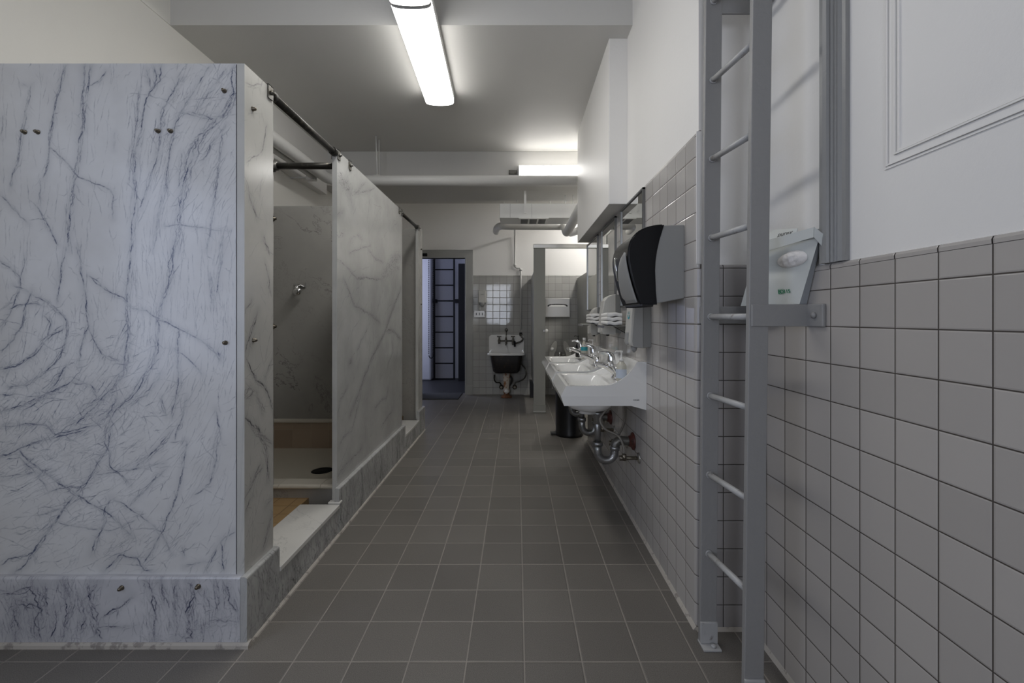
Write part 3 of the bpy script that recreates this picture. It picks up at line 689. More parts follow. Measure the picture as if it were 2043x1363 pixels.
# tiled floor of the changing part, shower tray with its kerb
box('tiled_floor', M['ochre'], XL+.02, -1.189, 1.634, 2.51, 0, .160, enc)
box('tiled_floor', M['ochre'], XL+.02, -1.189, 3.68, 4.603, 0, .160, enc)
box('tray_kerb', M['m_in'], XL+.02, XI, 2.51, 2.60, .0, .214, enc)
nz_ = MB()
xs = [XL+.02, -1.86, -1.61, -1.36, -1.12, XI]
for a_, b_ in zip(xs[:-1], xs[1:]):
    pr = [(2.612, .214), (2.503, .214), (2.500, .222), (2.504, .231), (2.513, .236), (2.60, .236), (2.612, .230)]
    nz_.prism(pr, 'x', a_+.001, b_-.001)
nz_.build('kerb_nosing', M['nosing'], enc)
box('shower_tray', M['pan'], XL+.02, XI-.03, 2.60, 3.625, .03, .112, enc)
box('tray_upstand', M['cream'], XL+.02, XI, 3.625, 3.653, .03, .322, enc)
MB().prism([(3.653, .322), (3.620, .322), (3.617, .333), (3.623, .345), (3.640, .350), (3.653, .350)], 'x', XL+.02, XI).build('kerb_nosing', M['nosing'], enc)
box('tray_upstand', M['cream'], XI-.03, XI, 2.60, 3.625, .03, .322, enc); box('tray_upstand', M['cream'], XL+.02, XL+.05, 2.60, 3.625, .03, .322, enc)
dr_ = MB().lathe((-1.367, 3.085, .1125), [(.0, 0), (.072, 0), (.072, .0015), (.0, .0015)], n=32); dr_.build('drain', M['hole'], enc)
dr_ = MB().lathe((-1.367, 3.085, .1125), [(.072, 0), (.080, 0), (.080, .003), (.072, .003)], n=32, cap=False); dr_.build('drain_ring', M['pan'], enc)
# head rails (dark pipes) with their clip brackets
def rail(y0, y1, r=.0165):
    m_ = MB().tube([(-1.010, y0, 2.105), (-1.010, y1, 2.105)], r)
    m_.tube([(-1.010, y0, 2.105), (-1.010, y0+.03, 2.105)], r*1.35); m_.tube([(-1.010, y1-.03, 2.105), (-1.010, y1, 2.105)], r*1.35)
    return m_.build('head_rail', M['dark_pipe'], enc)
rail(1.795, 2.433); rail(3.813, 4.44, .015)
def clip(y, w=.035):
    m_ = MB(); m_.box(XS+.0005, XS+.006, y, y+w, ZT-.05, ZT+.006); m_.box(XI-.006, XI-.0005, y, y+w, ZT-.05, ZT+.006); m_.box(XI-.006, XS+.006, y, y+w, ZT, ZT+.006)
    m_.lathe((XS+.006, y+w*.5, ZT-.024), [(.009, 0), (.009, .006), (.005, .010), (.005, .016)], 'x', 12)
    return m_.build('clip_bracket', M['bracket'], enc, .001)
for y in (1.752, 2.435, 2.60, 3.70, 3.775, 4.44): clip(y)
def bolt(c, ax, r=.0085, name='bolt'):
    s = -1 if ax == 'y' else 1
    return MB().lathe(c, [(r*1.25, 0), (r*1.25, s*.002), (r, s*.004), (r*.95, s*.010), (r*.6, s*.014), (0.001, s*.015)], ax, 16).build(name, M['bolt'], enc)
for px, py in ((50, 264), (76, 264), (316, 262), (341, 262), (448, 182), (450, 684)): bolt(P(px, py, 1.606), 'y', .0068)
for px, py in ((243, 1173), (396, 1170)): bolt(P(px, py, 1.585), 'y', .0075)
for y, z in ((1.655, 1.977), (1.66, 1.105)): bolt((XS, y, z), 'x', .007)
bolt((XS, 4.56, 1.90), 'x', .007); bolt((XS, 4.56, 1.33), 'x', .006)
for z in (1.755, 1.14): MB().lathe((-1.392, 2.503, z), [(.016, 0), (.016, .006), (.009, .010), (.008, .02), (.001, .022)], 'x', 16).build('bolt', M['bolt'], enc)
# curtain rod across the shower opening
cr = thing('curtain_rod', 'dark round curtain rod spanning the nearer shower opening', 'curtain rod')
MB().tube([(-1.391, 2.503, 2.055), (XI-.002, 2.503, 2.055)], .0185).build('rod', M['dark_pipe'], cr)
MB().lathe((-1.3912, 2.503, 2.055), [(.034, 0), (.034, .006), (.025, .012), (.025, .028), (.019, .03)], 'x', 24).build('flange', M['bracket'], cr)
MB().lathe((XI-.0012, 2.503, 2.055), [(.032, 0), (.032, -.006), (.024, -.012)], 'x', 24).build('flange', M['bracket'], cr)
# shower valve stub
sv = thing('shower_valve', 'small chrome shower arm stub on the inner marble slab', 'shower valve')
c0 = Vector(P(600, 571, 3.653))
MB().box(c0.x-.045, c0.x+.045, 3.640, 3.6522, c0.z-.012, c0.z+.030).build('wall_plate', M['chrome'], sv, .003)
MB().tube([(c0.x-.008, 3.645, c0.z+.005), (c0.x-.002, 3.59, c0.z-.005), (c0.x+.012, 3.56, c0.z-.035)], [.013, .014, .016]).build('valve_body', M['chrome'], sv)
MB().lathe((c0.x+.016, 3.565, c0.z-.05), [(.030, .012), (.034, 0), (.030, -.016), (.012, -.022)], 'y', 20).build('knob', M['chrome'], sv)

# ------------------------------------------------------------------ overhead pipes
op = thing('overhead_pipe', 'thick white painted pipe crossing the room below the ceiling', 'pipe')
pp = [(-2.105, 2.50, 2.525)]+[(-1.816-.11*(1-math.sin(t)), 2.50+.11*(1-math.cos(t)), 2.525) for t in [i*PI/2/8 for i in range(9)]]+[(-1.816, 4.16, 2.525)]+[(-1.816+.11*(1-math.cos(t)), 4.16+.11*math.sin(t), 2.525) for t in [i*PI/2/8 for i in range(1, 9)]]+[(.59, 4.27, 2.52)]
MB().tube(pp, .050, 24).build('pipe_run', M['pipe'], op)
MB().box(-1.7, .6, 4.262, 4.277, 2.562, 2.572).build('seam_strip', M['pipe'], op)
for (x, y) in ((-1.372, 4.245), (-1.372, 4.40)):
    pass
for a_, b_, y in ((750, 752.5, 4.27), (756.5, 755.5, 4.36)):
    MB().tube([((a_-VX)*y/F, y, ZC), ((b_-VX)*y/F, y, 2.56)], .0075, 10).build('hanger_rod', M['pipe'], op)
MB().box(-1.385, -1.33, 4.245, 4.37, 2.566, 2.574).build('hanger_saddle', M['pipe'], op)
sp = thing('small_pipe', 'thinner white pipe running along the left wall above the shower', 'pipe')
MB().tube(smooth_path([(-2.105, 2.66, 2.495), (-1.95, 2.66, 2.495), (-1.90, 2.69, 2.495), (-1.89, 2.76, 2.495)], 5)+[(-1.89, 4.10, 2.495)], .024, 16).build('pipe_run', M['pipe'], sp)
MB().box(-1.95, -1.873, 4.06, 4.12, 2.468, 2.522).build('pipe_clamp', M['pipe'], sp, .004)
MB().box(-2.1, -1.9, 4.08, 4.10, 2.485, 2.50).build('wall_bracket', M['pipe'], sp)
struct(box('trim_8', M['paint'], XL-.001, -2.02, 3.25, 4.67, 2.50, ZC), 'boxed pipe chase on the left wall')

# ------------------------------------------------------------------ fluorescent fixtures, plus an added alcove fill light
def fixture(name, label, group, p0, p1, wd, ztop, depth, hang=None, lens='lens'):
    p0 = Vector(p0); p1 = Vector(p1); d = (p1-p0); L = d.length; ang = math.atan2(d.y, d.x)
    t = thing(name, label, 'ceiling light', (p0.x, p0.y, ztop), group); t.rotation_euler = (0, 0, ang)
    body = MB().box(0, L, -wd/2, wd/2, -.05, 0).build('housing', M['duct'], t, .002)
    hw_ = wd/2-.003; pr = [(-hw_, -.051), (-hw_*.985, -.051-(depth-.05)*.55)]+[(-hw_*math.cos(PI*i/10)*.95, -.051-(depth-.05)*(.62+.38*math.sin(PI*i/10))) for i in range(11)]+[(hw_*.985, -.051-(depth-.05)*.55), (hw_, -.051)]
    m_ = MB().prism(pr, 'x', .006, L-.006, False); m_.build('lens', M[lens], t)
    for x in (0, L-.006): MB().prism([(u*1.01, v*1.01) for u, v in pr]+[(wd/2, 0), (-wd/2, 0)], 'x', x, x+.006).build('end_cap', M['whitepl'], t)
    if hang:
        for x in (L*.2, L*.8): MB().tube([(x, 0, 0), (x, 0, hang)], .006, 8).build('hanger_rod', M['pipe'], t)
    return t
fixture('fluorescent_light', 'long white fluorescent ceiling light in the middle, whole tube cover in view', 'fluorescent lights in line', (-.5725, 2.37, 0), (-.606, 3.46, 0), .225, ZC, .10)
fixture('fluorescent_light', 'near fluorescent ceiling light cut off by the top of the picture', 'fluorescent lights in line', (-.536, 1.25, 0), (-.5705, 2.355, 0), .225, ZC, .10, ZN-ZC)
ff = fixture('fluorescent_light', 'short lit fluorescent light on the far beam, partly behind the bulkhead', None, (.02, 4.67, 0), (1.10, 4.67, 0), .10, 0, .09, None, 'lens_far')
ff.rotation_euler = (-PI/2, 0, 0); ff.location = (.02, 4.67, 2.737)
fixture('fluorescent_light', 'added fill light over the toilets, unseen behind the bulkhead', None, (1.35, 5.3, 0), (1.35, 6.6, 0), .22, ZC, .10, None, 'lens_alcove_fill')  # added out of view to brighten the back wall and alcove
eb = tag(box('electrical_box', M['bracket'], -.085, .0, 4.63, 4.67, 2.71, 2.75, None, .004), 'small dark electrical box left of the far fluorescent light', 'electrical box')

# ------------------------------------------------------------------ air handler hung below the beam + pipes behind it
ah = thing('air_handling_unit', 'white rectangular air unit with grille hung below the far ceiling', 'air unit')
dA = 4.88
x0 = (997-VX)*dA/F; x1 = 1.0; zt = H+(VY-406)*dA/F; zb = H+(VY-435)*dA/F
box('housing', M['duct'], x0, x1, dA, 5.20, zb, zt, ah, .004)
for px in (1018, 1061):
    x = (px-VX)*dA/F; box('panel_seam', M['louvre'], x-.001, x+.001, dA-.001, dA+.002, zb+.004, zt-.004, ah)
gx0, gx1 = (1037-VX)*dA/F, (1091-VX)*dA/F
g = box('grille', M['duct'], gx0-.01, gx1+.02, dA-.004, 5.17, zb-.008, zb, ah, .002)
for k in range(3):
    w_ = (gx1-gx0)/3; box('louvre', M['louvre'], gx0+k*w_+.012, gx0+(k+1)*w_-.008, dA+.03, 5.14, zb-.0095, zb-.006, g)
box('hanger_strap', M['duct'], (1045.5-VX)*4.86/F, (1050-VX)*4.86/F, 4.86, 4.885, zb+.05, 2.60, ah)
for px, d in ((1127.5, 5.05), (1143.5, 5.05), (1031, 5.25)):
    MB().tube([((px-VX)*d/F, d, zt-.01), ((px-VX)*d/F, d, 2.60)], .006, 8).build('hanger_rod', M['duct'], ah)
lp = thing('lower_pipe', 'white insulated pipe with elbows below the air unit', 'pipe')
yq = 5.9
def q(px, py, d=yq): return P(px, py, d)
MB().tube(smooth_path([P(990, 462, 6.5), P(992, 455, 6.2), P(1000, 451, 6.0), P(1016, 451, yq), P(1122, 451.5, yq)], 6), .050, 20).build('pipe_run', M['pipe'], lp)
MB().tube(smooth_path([P(1122, 451.5, yq), P(1127, 455, 5.75), P(1129, 461, 5.3), P(1133, 461, 4.95), P(1149, 430, 4.6), P(1163, 405, 4.45)], 6), .050, 20).build('pipe_elbow', M['pipe'], lp)
MB().tube(smooth_path([P(1139, 466, 6.1), P(1147, 463, 5.75), P(1158, 458, 5.35)], 5), .045, 18).build('pipe_elbow', M['pipe'], lp)
for px in (1005, 1097, 1128): MB().tube([P(px, 446, yq-.0), (P(px, 446, yq)[0], yq, ZC)], .006, 8).build('hanger_rod', M['pipe'], lp)
cd = thing('conduit', 'thin white conduit dropping down the back wall to the service sink', 'conduit')
D6 = 6.765
MB().tube(smooth_path([P(1027.5, 455, 6.0), P(1027.5, 458, 6.3), P(1027.5, 470, D6-.02)], 4)+[P(1027.5, 528, D6), P(1028.5, 533, D6), P(1031, 534.5, D6), P(1036, 534.5, D6), P(1038.5, 536, D6), P(1039, 540, D6), P(1039, 658, D6)], .0155, 14).build('tube', M['pipe'], cd)
for py in (529, 538): MB().lathe(P(1027.5 if py < 533 else 1039, py, D6), [(.022, -.02), (.022, .02)], 'z', 14).build('coupling', M['pipe'], cd)

# ------------------------------------------------------------------ far room contents
fl = thing('black_ladder', 'thin black metal ladder seen through the far doorway', 'ladder')
dl = 8.45
xa, xb = (866.5-VX)*dl/F, (906-VX)*dl/F
for x in (xa, xb): MB().box(x-.015, x+.015, dl-.02, dl+.02, 0, 2.88).build('stile', M['blackmatte'], fl)
for k in range(-2, 8):
    z = H+(VY-(538+31.2*k))*dl/F
    if z < 2.8: MB().tube([(xa, dl, z), (xb, dl, z)], .0125, 8).build('rung', M['blackmatte'], fl)
for x0_, x1_ in (((862-VX)*dl/F, xa+.03), (xb, (914.5-VX)*dl/F)): MB().box(x0_, x1_, dl-.03, 8.637, H+(VY-604)*dl/F, H+(VY-597)*dl/F).build('wall_bracket', M['blackmatte'], fl)
tag(box('tall_cabinet', M['blackmatte'], (914.5-VX)*8.2/F, -.90, 8.2, 8.64, 0, H+(VY-526)*8.2/F), 'tall black cabinet at the right of the far doorway', 'cabinet')
def chain(px, ytop, ybot, lab, d=7.9, loop=None):
    t = MB(); z = H+(VY-ytop)*d/F; zb_ = H+(VY-ybot)*d/F; x = (px-VX)*d/F
    pts = []
    while z > zb_: pts.append((x, z)); z -= .034
    if loop:
        xr = (loop-VX)*d/F; n = 9
        for k in range(1, n): a_ = PI*k/n; pts.append(((x+xr)/2-(xr-x)/2*math.cos(a_), zb_-.06*math.sin(a_)))
        z = zb_
        while z < H+(VY-ytop)*d/F: pts.append((xr, z)); z += .034
    for (a_, b_) in pts: t.lathe((a_, d, b_), [(.002, -.010), (.0085, -.006), (.0085, .006), (.002, .010)], 'z', 6)
    t.tube([(pts[0][0], d, pts[0][1]+.0), (pts[0][0], d, zb_)], .002, 6)
    return tag(t.build('bead_chain', M['blackmatte']), lab, 'bead chain')
chain(855.5, 505, 708, 'black looped bead blind chain hanging left in the far doorway', loop=864)
tag(box('door_mat', M['mat'], (800-VX)*6.6/F, (918-VX)*6.6/F, 6.38, 6.90, .0, .012, None, .003), 'dark rubber mat on the floor in front of the far doorway', 'mat')
tag(MB().box((843-VX)*6.75/F, (852-VX)*6.75/F, 6.74, 6.776, H+(VY-511)*6.75/F, H+(VY-505.5)*6.75/F).build('door_closer', M['blackmatte'], None, .005), 'small black closer on the far door frame', 'door closer')

# ------------------------------------------------------------------ service sink on the back wall
ss = thing('service_sink', 'cast iron service sink with white splashback and worn dark basin', 'sink')
DW = DB-.012
def sx(px, d): return (px-VX)*d/F
def sz(py, d): return H+(VY-py)*d/F
x0, x1 = sx(975, 6.72), sx(1046, 6.72); zt = sz(668.6, 6.72); zr = sz(707, 6.42)
spl = MB()
c = .035
spl.prism([(x0, zr-.02), (x0, zt-c), (x0+.012, zt-c*.5), (x0+c, zt), (x1-c, zt), (x1-.012, zt-c*.5), (x1, zt-c), (x1, zr-.02)], 'y', 6.735, DW)
spl.build('splashback', M['porc'], ss, .012, 3)
rim = MB(); xa, xb = sx(972.7, 6.40), sx(1047, 6.40)
xm = (xa+xb)/2; hw = (xb-xa)/2
def rimring(w, d0, z):
    pts = []
    for k in range(9): a_ = PI*k/8; 
    r_ = .07
    for cx, cy, a0 in ((xm+w-r_, DW, None), (xm+w-r_, d0+r_, 0), (xm-w+r_, d0+r_, 1)):
        if a0 is None: pts.append((xm+w, DW, z)); continue
        for k in range(7):
            a_ = (-PI/2*k/6) if a0 == 0 else (-PI/2-PI/2*k/6); pts.append((cx+r_*math.cos(a_), cy+r_*math.sin(a_), z))
    pts.append((xm-w, DW, z)); return pts
rings = [rimring(hw, 6.34, zr-.012), rimring(hw+.006, 6.334, zr+.004), rimring(hw-.004, 6.344, zr+.02), rimring(hw-.03, 6.375, zr+.018), rimring(hw-.05, 6.40, zr-.05), rimring(hw-.10, 6.45, zr-.22)]
n = len(rings[0]); vs = [p for r_ in rings for p in r_]
fs = [(i*n+k, i*n+k+1, (i+1)*n+k+1, (i+1)*n+k) for i in range(len(rings)-1) for k in range(n-1)]
fs.append(tuple((len(rings)-1)*n+k for k in range(n)))
rim.add(vs, fs, True); rim.build('rim', M['porc'], ss)
zb = sz(745, 6.42)
rings = [rimring(hw-.035, 6.37, zr-.010), rimring(hw-.045, 6.375, zr-.09), rimring(hw-.075, 6.40, zb+.03), rimring(hw-.10, 6.43, zb), rimring(hw-.20, 6.53, zb-.004)]
vs = [p for r_ in rings for p in r_]; bs = MB()
fs = [(i*n+k, i*n+k+1, (i+1)*n+k+1, (i+1)*n+k) for i in range(len(rings)-1) for k in range(n-1)]; fs.append(tuple((len(rings)-1)*n+k for k in range(n)))
bs.add(vs, fs, True); bs.build('basin', M['castblack'], ss)
# trap standard
xs_ = sx(1010.5, 6.55)
tp = MB().lathe((xs_, 6.56, 0), [(.052, .075), (.050, .10), (.040, .14), (.044, .2), (.050, .28), (.056, .34), (.060, zb)], 'z', 20); tp.build('trap_standard', M['rustpipe'], ss)
MB().lathe((xs_, 6.56, 0), [(.085, 0.001), (.08, .02), (.045, .035), (.035, .08)], 'z', 20).build('floor_flange', M['rust'], ss)
MB().lathe((sx(1010.5, 6.5), 6.50, sz(781, 6.5)), [(.033, 0), (.033, -.012), (.026, -.02), (.010, -.021), (.008, -.03), (.001, -.03)], 'y', 20).build('cleanout_cap', M['whitepl'], ss)
# faucet
fz = sz(680.5, 6.66); fy = 6.66
fc = MB().tube([(sx(993, fy), fy, fz), (sx(1026, fy), fy, fz)], .013, 12).build('faucet', M['bracket'], ss)
for px in (996, 1009.5, 1023.5): MB().lathe((sx(px, fy), fy, fz), [(.014, -.045), (.022, -.03), (.016, -.012), (.024, 0), (.018, .02), (.012, .045), (.010, .06)], 'z', 14).build('valve_stem', M['bracket'], fc)
for px in (996, 1023.5):
    MB().tube([(sx(px, fy), fy, fz), (sx(px, fy), 6.74, fz)], .014, 10).build('shank', M['bracket'], fc)
    hm = MB().tube([(sx(px, fy)-.032, fy, fz+.068), (sx(px, fy)+.032, fy, fz+.068)], [.010, .007], 8); hm.tube([(sx(px, fy), fy-.03, fz+.068), (sx(px, fy), fy+.03, fz+.068)], .008, 8); hm.build('cross_handle', M['bracket'], fc)
MB().tube(smooth_path([(sx(1009.5, fy), fy, fz), (sx(1009.5, fy), fy-.10, fz+.01), (sx(1009.5, fy), fy-.18, fz-.01), (sx(1009.5, fy), fy-.2, fz-.05)]), .012, 10).build('spout', M['bracket'], fc)
MB().tube([(sx(1009.5, fy), fy-.12, fz), P(1010, 659, 6.77)], .005, 8).build('brace_rod', M['bracket'], fc)
MB().lathe(P(1010, 658.5, 6.78), [(.026, 0), (.026, -.008), (.01, -.014)], 'y', 14).build('brace_plate', M['bracket'], fc)
MB().tube(smooth_path([P(1039, 664, 6.74), P(1040, 671, 6.73), P(1043, 676, 6.72), P(1040, 681, 6.70), P(1030, 685, 6.67), P(1022, 687, 6.64)]), .014, 12).build('supply_tube', M['bracket'], ss)
MB().lathe(P(1039, 667, 6.745), [(.022, -.03), (.022, .025)], 'z', 12).build('coupling', M['blackmatte'], ss)
MB().lathe(P(1027, 686, 6.64), [(.013, -.045), (.016, .02), (.012, .04)], 'z', 12).build('hose_bib', M['blackmatte'], ss)
MB().tube(smooth_path([P(1036, 712, 6.5), P(1036, 722, 6.5), P(1041, 728, 6.55), P(1047, 735, 6.6), P(1049.5, 745, 6.6), P(1046, 755, 6.65), P(1036, 761, 6.7), P(1028, 764, 6.74), P(1027, 771, 6.76)]), .011, 10).build('supply_hose', M['bracket'], ss)
MB().tube(smooth_path([P(986, 748, 6.6), P(986, 757, 6.62), P(990, 763, 6.65), P(997, 764, 6.7), P(1000, 769, 6.75), P(1000, 773, 6.77)]), .010, 10).build('supply_hose', M['dark_pipe'], ss)
for px in (1000.5, 1027): MB().lathe(P(px, 772, 6.785), [(.036, 0), (.036, -.02), (.02, -.03), (.018, -.05)], 'y', 14).build('shutoff_valve', M['bolt'], ss)
MB().tube(smooth_path([P(1017, 750, 6.6), P(1021, 756, 6.6), P(1020, 764, 6.62), P(1016, 770, 6.6), P(1015, 780, 6.58)]), .016, 10).build('vent_tube', M['castblack'], ss)
# small wall things there
sd = thing('soap_dispenser', 'small white soap dispenser on the back wall above a switch plate', 'soap dispenser')
yd = DW
MB().box(sx(955, 6.76), sx(970, 6.76), 6.70, yd, sz(605, 6.76), sz(580.5, 6.76)).build('housing', M['lplastic'], sd, .012)
MB().lathe((sx(962.3, 6.70), 6.70, sz(606, 6.7)), [(.032, .02), (.034, 0), (.028, -.03), (.010, -.05)], 'z', 16).build('push_nozzle', M['gplastic'], sd)
text_mesh('lettering', 'PURELL', .015, M['ink'], sd, Matrix.Translation((sx(962.5, 6.7), 6.6985, sz(588, 6.7))) @ Matrix.Rotation(PI/2, 4, 'X'))
opl = thing('outlet_plate', 'brushed metal three-gang switch plate beside the service sink', 'switch plate')
MB().box(sx(945.6, 6.78), sx(967, 6.78), 6.778, yd, sz(633, 6.78), sz(620, 6.78)).build('plate', M['outlet'], opl, .002)
for px in (950.5, 956.5, 962.5): MB().box(sx(px-.8, 6.78), sx(px+.8, 6.78), 6.768, 6.779, sz(629, 6.78), sz(624, 6.78)).build('toggle', M['ink'], opl)
MB().tube([(sx(957, 6.78), 6.778, sz(620, 6.78)), (sx(957, 6.78), 6.778, sz(609, 6.78))], .008, 8).build('conduit', M['whitepl'], opl)
tag(MB().prism([(sx(1057.5, 6.6), .0), (sx(1068, 6.6), 0), (sx(1069, 6.6), .25), (sx(1056.5, 6.6), .25)], 'y', 6.52, 6.68).build('waste_bin', M['black'], None, .004), 'narrow black bin behind the grey partition post', 'bin')

# ------------------------------------------------------------------ toilet partition and toilet
DP = 5.47
tp_ = thing('toilet_partition', 'grey toilet partition post with bright metal head rail', 'partition')
x0, x1 = sx(1064.6, DP), sx(1088, DP)
box('pilaster', M['partition'], x0, x1, DP, DP+.03, .10, 2.06, tp_, .002)
box('shoe', M['partition'], x0-.004, x1+.004, DP-.006, DP+.036, 0, .10, tp_, .002)
box('shoe_edge', M['alu'], x0-.005, x1+.005, DP-.008, DP-.004, .02, .028, tp_)
box('head_rail', M['alu'], x0-.004, .925, DP-.008, DP+.038, 2.055, 2.108, tp_, .006)
box('side_panel', M['partition'], x0+.012, x0+.035, DP+.03, DW, .30, 1.80, tp_, .002)
box('side_panel', M['partition'], .935, .958, DP-.02, DW, .30, 1.80, tp_, .002)
box('pilaster', M['partition'], .90, .93, DP, DP+.03, .10, 2.06, tp_, .002)
kn = MB().lathe((sx(1090, DP), DP-.01, sz(660, DP)), [(.0, -.02), (.018, -.018), (.022, -.005), (.018, .012), (.0, .014)], 'y', 16); kn.build('latch_knob', M['whitepl'], tp_)
MB().box(sx(1083.5, DP), sx(1087.5, DP), DP-.012, DP, sz(662.5, DP), sz(657.5, DP)).build('latch_keeper', M['chrome'], tp_, .002)
scd = thing('seat_cover_dispenser', 'brushed steel seat cover dispenser on the tiled wall behind the toilet', 'dispenser')
d = 6.735; x0, x1, z0, z1_ = sx(1088, d), sx(1137, d), sz(632.6, d), sz(595, d)
box('box', M['steel'], x0, x1, 6.735, DW, z0, z1_, scd, .004)
# slot: arched opening
xm = (x0+x1)/2; zc = sz(609, d)
out = [(xm+.155*math.cos(a_)*1.0, zc-.02+.04*abs(math.sin(a_))**.5) for a_ in [PI*i/16 for i in range(17)]]
inn = [(xm+.135*math.cos(a_), zc-.022+.028*abs(math.sin(a_))**.5) for a_ in [PI*i/16 for i in range(17)]][::-1]
MB().prism(out+inn, 'y', 6.731, 6.736).build('slot', M['hole'], scd)
MB().prism([(xm-.13, zc-.022), (xm+.13, zc-.022), (xm+.10, zc+.004), (xm-.10, zc+.004)], 'y', 6.729, 6.735).build('paper_cover', M['towel'], scd)
tl = thing('toilet', 'wall toilet with grey open-front seat standing up', 'toilet')
dt = 6.42; xt = sx(1117.5, dt)
bwl = MB(); 
prof_n = 24
rings = []
for z, w_, l_, yc in ((.39, .18, .25, 6.42), (.37, .185, .255, 6.42), (.30, .16, .22, 6.45), (.20, .12, .19, 6.50), (.12, .09, .15, 6.56)):
    rings.append([(xt+w_*math.cos(2*PI*k/prof_n), yc+l_*math.sin(2*PI*k/prof_n), z) for k in range(prof_n)])
vs = [p for r_ in rings for p in r_]; fs = [(i*prof_n+k, i*prof_n+(k+1) % prof_n, (i+1)*prof_n+(k+1) % prof_n, (i+1)*prof_n+k) for i in range(4) for k in range(prof_n)]
fs += [tuple(range(prof_n)), tuple(4*prof_n+k for k in range(prof_n))]
bwl.add(vs, fs, True).box(xt-.11, xt+.11, 6.58, DW, .12, .40).build('bowl', M['porc'], tl, .004)
ys_ = 6.60
def prong(s):
    # outer/inner outline of one seat arm, seat upright: arms point up
    o_ = [(1094.5, 722), (1095.5, 705), (1099, 692), (1103.5, 684), (1107.5, 680), (1110.5, 681.5), (1111.5, 688), (1110, 697), (1106.5, 705), (1105, 714), (1106, 724)]
    if s > 0: o_ = [(2235-x, y) for x, y in o_]
    return [(sx(x, ys_), sz(y, ys_)) for x, y in o_]
st = MB()
for s in (-1, 1): st.prism(prong(s), 'y', 6.59, 6.61)
st.prism([(sx(1094.5, ys_), .41), (sx(1140.5, ys_), .41), (sx(1140.5, ys_), sz(722, ys_)), (sx(1129, ys_), sz(724, ys_)), (sx(1124, ys_), sz(735, ys_)), (sx(1111, ys_), sz(735, ys_)), (sx(1106, ys_), sz(724, ys_)), (sx(1094.5, ys_), sz(722, ys_))], 'y', 6.59, 6.61)
st.build('seat', M['lplastic'], tl, .006)
for px in (1101.5, 1133.5): MB().lathe((sx(px, 6.585), 6.588, sz(697, 6.585)), [(.03, 0), (.026, -.008), (.0, -.009)], 'y', 14).build('seat_bumper', M['whitepl'], tl)
fvx = sx(1117, 6.68)
MB().tube([(fvx, 6.70, .42), (fvx, 6.70, sz(704, 6.7))], .018, 12).lathe((fvx, 6.70, sz(706, 6.7)), [(.022, -.03), (.030, -.02), (.030, .02), (.018, .035), (.0, .036)], 'z', 16).tube([(fvx, 6.70, sz(708, 6.7)), (fvx, DW, sz(708, 6.7))], .016, 12).tube([(fvx, 6.70, sz(708, 6.7)), (fvx+.10, 6.68, sz(707, 6.7))], [.009, .007], 10).build('flush_valve', M['chrome'], tl)
# step bin
wbn = thing('pedal_bin', 'tall black round pedal bin on the floor below the far basins', 'bin', (.535, 4.47, 0))
MB().lathe((0, 0, 0), [(.140, .0), (.143, .02), (.140, .03), (.140, .56), (.143, .57)], 'z', 40).build('body', M['black'], wbn)
MB().lathe((0, 0, 0), [(.146, .572), (.146, .60), (.12, .62), (.05, .635), (.0, .637)], 'z', 40).build('lid', M['black'], wbn)
MB().box(-.19, -.12, -.035, .035, .012, .028).build('pedal', M['ink'], wbn, .004)

